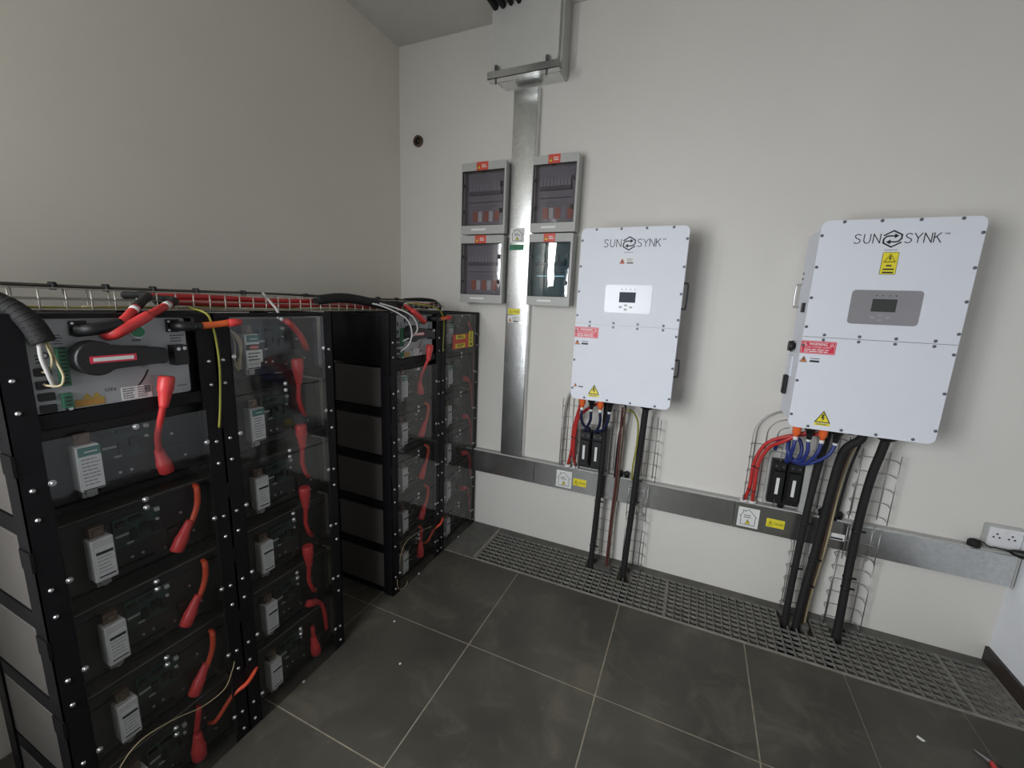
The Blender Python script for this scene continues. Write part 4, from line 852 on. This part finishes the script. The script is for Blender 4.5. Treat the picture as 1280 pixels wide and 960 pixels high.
def blues(L, mt, lefty):
    g = 'blue cables looping below the inverter plugs'
    zt = 1.004; w = 'left' if L < 2 else 'right'
    nm = ['first', 'second', 'third', 'fourth']
    if lefty:
        P = [[(L + .055, -.20, zt), (L + .052, -.20, .96), (L + .055, -.17, .90), (L + .085, -.15, .885), (L + .105, -.13, .93), (L + .09, -.11, .985), (L + .04, -.09, .985), (L + .01, -.075, .95), (L + .005, -.06, .90)],
             [(L + .108, -.20, zt), (L + .112, -.20, .95), (L + .10, -.18, .90), (L + .07, -.16, .89), (L + .045, -.14, .93), (L + .05, -.11, .97), (L + .06, -.08, .90), (L + .06, -.07, .845)],
             [(L + .160, -.20, zt), (L + .150, -.20, .95), (L + .125, -.18, .895), (L + .09, -.15, .875), (L + .07, -.11, .87), (L + .07, -.07, .845)],
             [(L + .213, -.20, zt), (L + .195, -.20, .95), (L + .15, -.18, .90), (L + .11, -.16, .875), (L + .10, -.12, .865), (L + .105, -.07, .845)]]
    else:
        P = [[(L + .055, -.20, zt), (L + .052, -.19, .95), (L + .065, -.16, .90), (L + .09, -.13, .88), (L + .085, -.09, .86), (L + .075, -.07, .84)],
             [(L + .108, -.20, zt), (L + .105, -.18, .95), (L + .085, -.15, .90), (L + .07, -.12, .88), (L + .06, -.09, .86), (L + .055, -.07, .84)],
             [(L + .160, -.20, zt), (L + .163, -.19, .95), (L + .150, -.16, .90), (L + .125, -.12, .86), (L + .12, -.07, .84)],
             [(L + .213, -.20, zt), (L + .205, -.19, .95), (L + .175, -.16, .89), (L + .14, -.13, .87), (L + .135, -.09, .86), (L + .13, -.07, .84)]]
    for k, p in enumerate(P): single('solar_cable', '%s from the left of four blue cables looping under the %s inverter' % (nm[k], w), 'cable', p, .0085, mt, g, 8)
blues(I1, 'navy_cable', False); blues(I2, 'blue_cable', True)
for i, (x, w) in enumerate(((1.669, 'left of two under the left inverter'), (1.708, 'right of two under the left inverter'), (2.515, 'behind the leftmost thick cable under the right inverter'), (2.700, 'second from left under the right inverter'), (2.740, 'third from left under the right inverter'), (2.774, 'fourth from left under the right inverter'))):
    m = MB(); m.lathe((x, -.024, .577), (x, -.024, .615), [(0, .014), (.4, .014), (.42, .017), (.75, .017), (1, .008)], 10); tag(m.build('cable_gland', 'black_plastic'), 'small black gland on the trunking top, ' + w, 'cable gland', 'glands on the wall trunking')

# wire baskets on the wall
def basket(lab, x0, x1, z0, z1, arc=None, y0=-.004, depth=.062, sp=.075):
    t = thing('wire_basket', lab, 'cable tray', ((x0 + x1) / 2, y0 - .02, z0), 'short wire baskets on the back wall'); wr = .0023; y1 = y0 - depth; y0 -= .003
    xm = (x0 + x1) / 2
    for (x, y) in ((x0, y1), (x0 + .022, y0), (xm, y0), (x1 - .022, y0), (x1, y1)):
        zt = z1
        p = [V((x, y, z0)), V((x, y, z1))]
        if arc:
            rr = (arc - x) if arc > xm else (x - arc); sgn = 1 if arc > xm else -1; h = max(.02, abs(rr)) * .9
            p = [V((x, y, z0))] + [V((arc - sgn * abs(rr) * math.cos(math.radians(a)), y, z1 + h * math.sin(math.radians(a)))) for a in (0, 15, 30, 45, 60, 75, 88)]
        MB().tube(p, wr, 6, 1).build('long_wire', 'zinc_wire', t)
    me = mesh_of(MB().tube([V((x0 - xm, y1, 0)), V((x0 - xm, y0 - .022, 0)), V((x0 - xm + .007, y0 - .007, 0)), V((x0 - xm + .022, y0, 0)), V((x1 - xm - .022, y0, 0)), V((x1 - xm - .007, y0 - .007, 0)), V((x1 - xm, y0 - .022, 0)), V((x1 - xm, y1, 0))], wr, 6, 1), 'hoop', 'zinc_wire')
    z = z0 + .015
    while z < z1 + .001: inst(me, 'hoop', t, (xm, 0, z)); z += sp
    return t
basket('arched wire basket around the red cables left of the right inverter', 2.335, 2.475, .59, .97, 2.50)
basket('wire basket around the red cables left of the left inverter', 1.290, 1.395, .585, 1.03)
basket('upper wire basket right of the right inverter cables', 2.80, 2.952, .605, .96)
basket('small wire basket over the trunking right of the right inverter cables', 2.80, 2.93, .395, .59, None, -.056, .03)
basket('lower wire basket standing right of the right inverter cables', 2.785, 2.94, .0, .40)
basket('upper wire basket behind the middle cables of the right inverter', 2.615, 2.745, .60, 1.02)
basket('lower wire basket behind the left cables of the right inverter', 2.588, 2.70, .02, .41)
basket('upper wire basket right of the left inverter cables', 1.765, 1.875, .59, .975)
basket('small wire basket over the trunking under the left inverter right cable', 1.735, 1.845, .36, .58, None, -.056, .03)
basket('lower wire basket beside the right cable of the left inverter', 1.735, 1.85, .0, .36)
basket('lower wire basket beside the left cable of the left inverter', 1.535, 1.655, .02, .41)
basket('upper wire basket beside the left thick cable of the left inverter', 1.575, 1.665, .59, .98)

# ------------------------------------------------------------------ floor gratings
NOTCH = ((1.525, 1.68, -.16), (1.73, 1.815, -.175), (2.572, 2.715, -.175), (2.79, 2.86, -.175))
def grating(x0, x1, lab):
    t = thing('floor_grating', lab, 'grating', ((x0 + x1) / 2, -.22, -.03), 'grey floor gratings along the back wall')
    ya, yb = TR0 + .008, -.062; h0, h1 = -.014, -.001; w = .0022
    def cut(x, y): return any(a < x < b and y > c for a, b, c in NOTCH)
    nx = max(2, round((x1 - x0 - .012) / .040)); ny = 9
    xs = [x0 + .006 + (x1 - x0 - .012) * i / nx for i in range(nx + 1)]; ys = [ya + (yb - ya) * i / ny for i in range(ny + 1)]
    m = MB()
    for y in ys:
        a = None
        for i in range(nx):
            c = cut((xs[i] + xs[i + 1]) / 2, y)
            if not c and a is None: a = xs[i]
            if (c or i == nx - 1) and a is not None:
                m.box(a, xs[i] if c else xs[i + 1], y - w, y + w, h0, h1); a = None
    m.build('cross_bars', 'grating', t)
    m = MB()
    for x in xs:
        c = [q for q in NOTCH if q[0] < x < q[1]]
        m.box(x - w, x + w, ya, c[0][2] if c else yb, h0, h1 + .001)
    m.build('bearing_bars', 'grating', t)
    for a, b in ((x0 + .001, x0 + .006), (x1 - .006, x1 - .001)): MB().box(a, b, ya - .003, yb + .003, h0, h1 + .0015).build('end_bar', 'grate_edge', t)
grating(.878, 2.010, 'left floor grating, from the racks to below the left inverter')
grating(2.010, 3.242, 'middle floor grating, under the right inverter cables')
grating(3.242, 3.432, 'short floor grating at the right end beside the brown skirting')
MB().box(TRX0, RX - .015, -.060, -.0005, -.03, .0012).build('trim_2', 'concrete', kind='structure')
for i, (a, b, c) in enumerate(NOTCH):
    MB().box(a + .05 if i in (0, 2) else a + .058, b - .003, -.13, -.064, -.05, -.006).build('trim_3', 'concrete', kind='structure')

# ------------------------------------------------------------------ socket, plug, adapter
s = thing('wall_socket', 'white double wall socket above the right end of the wall trunking', 'socket', (3.39, -.01, .585)); fr = BACK(0)
MB().frr(fr, 3.318, 3.446, .582, .690, .006, 0, .008).build('back_box', 'box_grey', s)
MB().frr(fr, 3.334, 3.446, .588, .678, .004, .008, .016).build('face_plate', 'socket_white', s)
m = MB()
for (a, b) in ((3.362, .648), (3.352, .632), (3.372, .632), (3.413, .648), (3.403, .632), (3.423, .632)): m.disk(fr, a, b, .0042, .016, .0168, 8)
m.build('pin_holes', 'ink', s)
m = MB(); m.frr(fr, 3.386, 3.398, .655, .668, .002, .016, .021); m.frr(fr, 3.428, 3.440, .655, .668, .002, .016, .021); m.build('switch', 'label_white', s)
m = MB(); m.lathe((3.285, -.034, .5778), (3.285, -.034, .612), [(0, .024), (.6, .024), (.85, .018), (1, .006)], 14); tag(m.build('rubber_grommet', 'black_rubber'), 'round black rubber grommet on the trunking left of the socket', 'grommet')
single('adapter_cord', 'thin black cord from the grommet to the black adapter', 'cord', [V((3.288, -.034, .610)), V((3.30, -.06, .613)), V((3.325, -.06, .597)), V((3.345, -.056, .598)), V((3.362, -.058, .596)), V((3.374, -.060, .596))], .0028, 'black_rubber', None, 6)
a = thing('power_adapter', 'black power adapter lying on the trunking in front of the socket', 'adapter', (3.42, -.04, .5785))
m = MB(); m.lathe((3.372, -.060, .596), (3.392, -.066, .597), [(0, .003), (1, .007)], 10); m.build('strain_relief', 'black_plastic', a)
m = MB(); m.lathe((3.390, -.066, .597), (3.447, -.090, .599), [(0, .009), (.12, .013), (.45, .0185), (.8, .0195), (1, .0185)], 14); m.build('body', 'black_plastic', a)

# ------------------------------------------------------------------ odds and ends on the floor
p = thing('pliers', 'small pliers with one red handle lying on the floor tiles at lower right', 'pliers', (3.16, -.66, 0))
m = MB(); m.tube([V((3.136, -.612, .006)), V((3.158, -.640, .008)), V((3.172, -.658, .009))], lambda q: .003 + .005 * q, 8, 3); m.build('jaw', 'steel', p)
m = MB(); m.tube([V((3.168, -.652, .010)), V((3.162, -.685, .011)), V((3.135, -.73, .011)), V((3.10, -.78, .010))], .0085, 8, 4); m.build('handle', 'red_plug', p)
m = MB(); m.tube([V((3.170, -.656, .010)), V((3.196, -.680, .011)), V((3.215, -.72, .011)), V((3.215, -.78, .010))], .0085, 8, 4); m.build('handle', 'black_plastic', p)
def chip(x, y, a, w, h, lab):
    m = MB(); c, s_ = math.cos(a), math.sin(a)
    fr = Fr((x, y, .0005), (c, s_, 0), (-s_, c, 0), (0, 0, 1)); m.fpoly(fr, [(-w, -h), (w, -h * .8), (w * .9, h), (-w * .8, h * .9)], 0, .0025); tag(m.build('paper_scrap', 'paper'), lab, 'scrap', 'white scraps on the floor')
chip(2.971, -.643, 2.4, .012, .006, 'white scrap on the floor tile near the right edge')
chip(.776, -1.057, .3, .004, .004, 'tiny white scrap on the floor in front of the third rack')
chip(.961, -1.246, .9, .005, .004, 'tiny white scrap on the open floor right of the second rack')
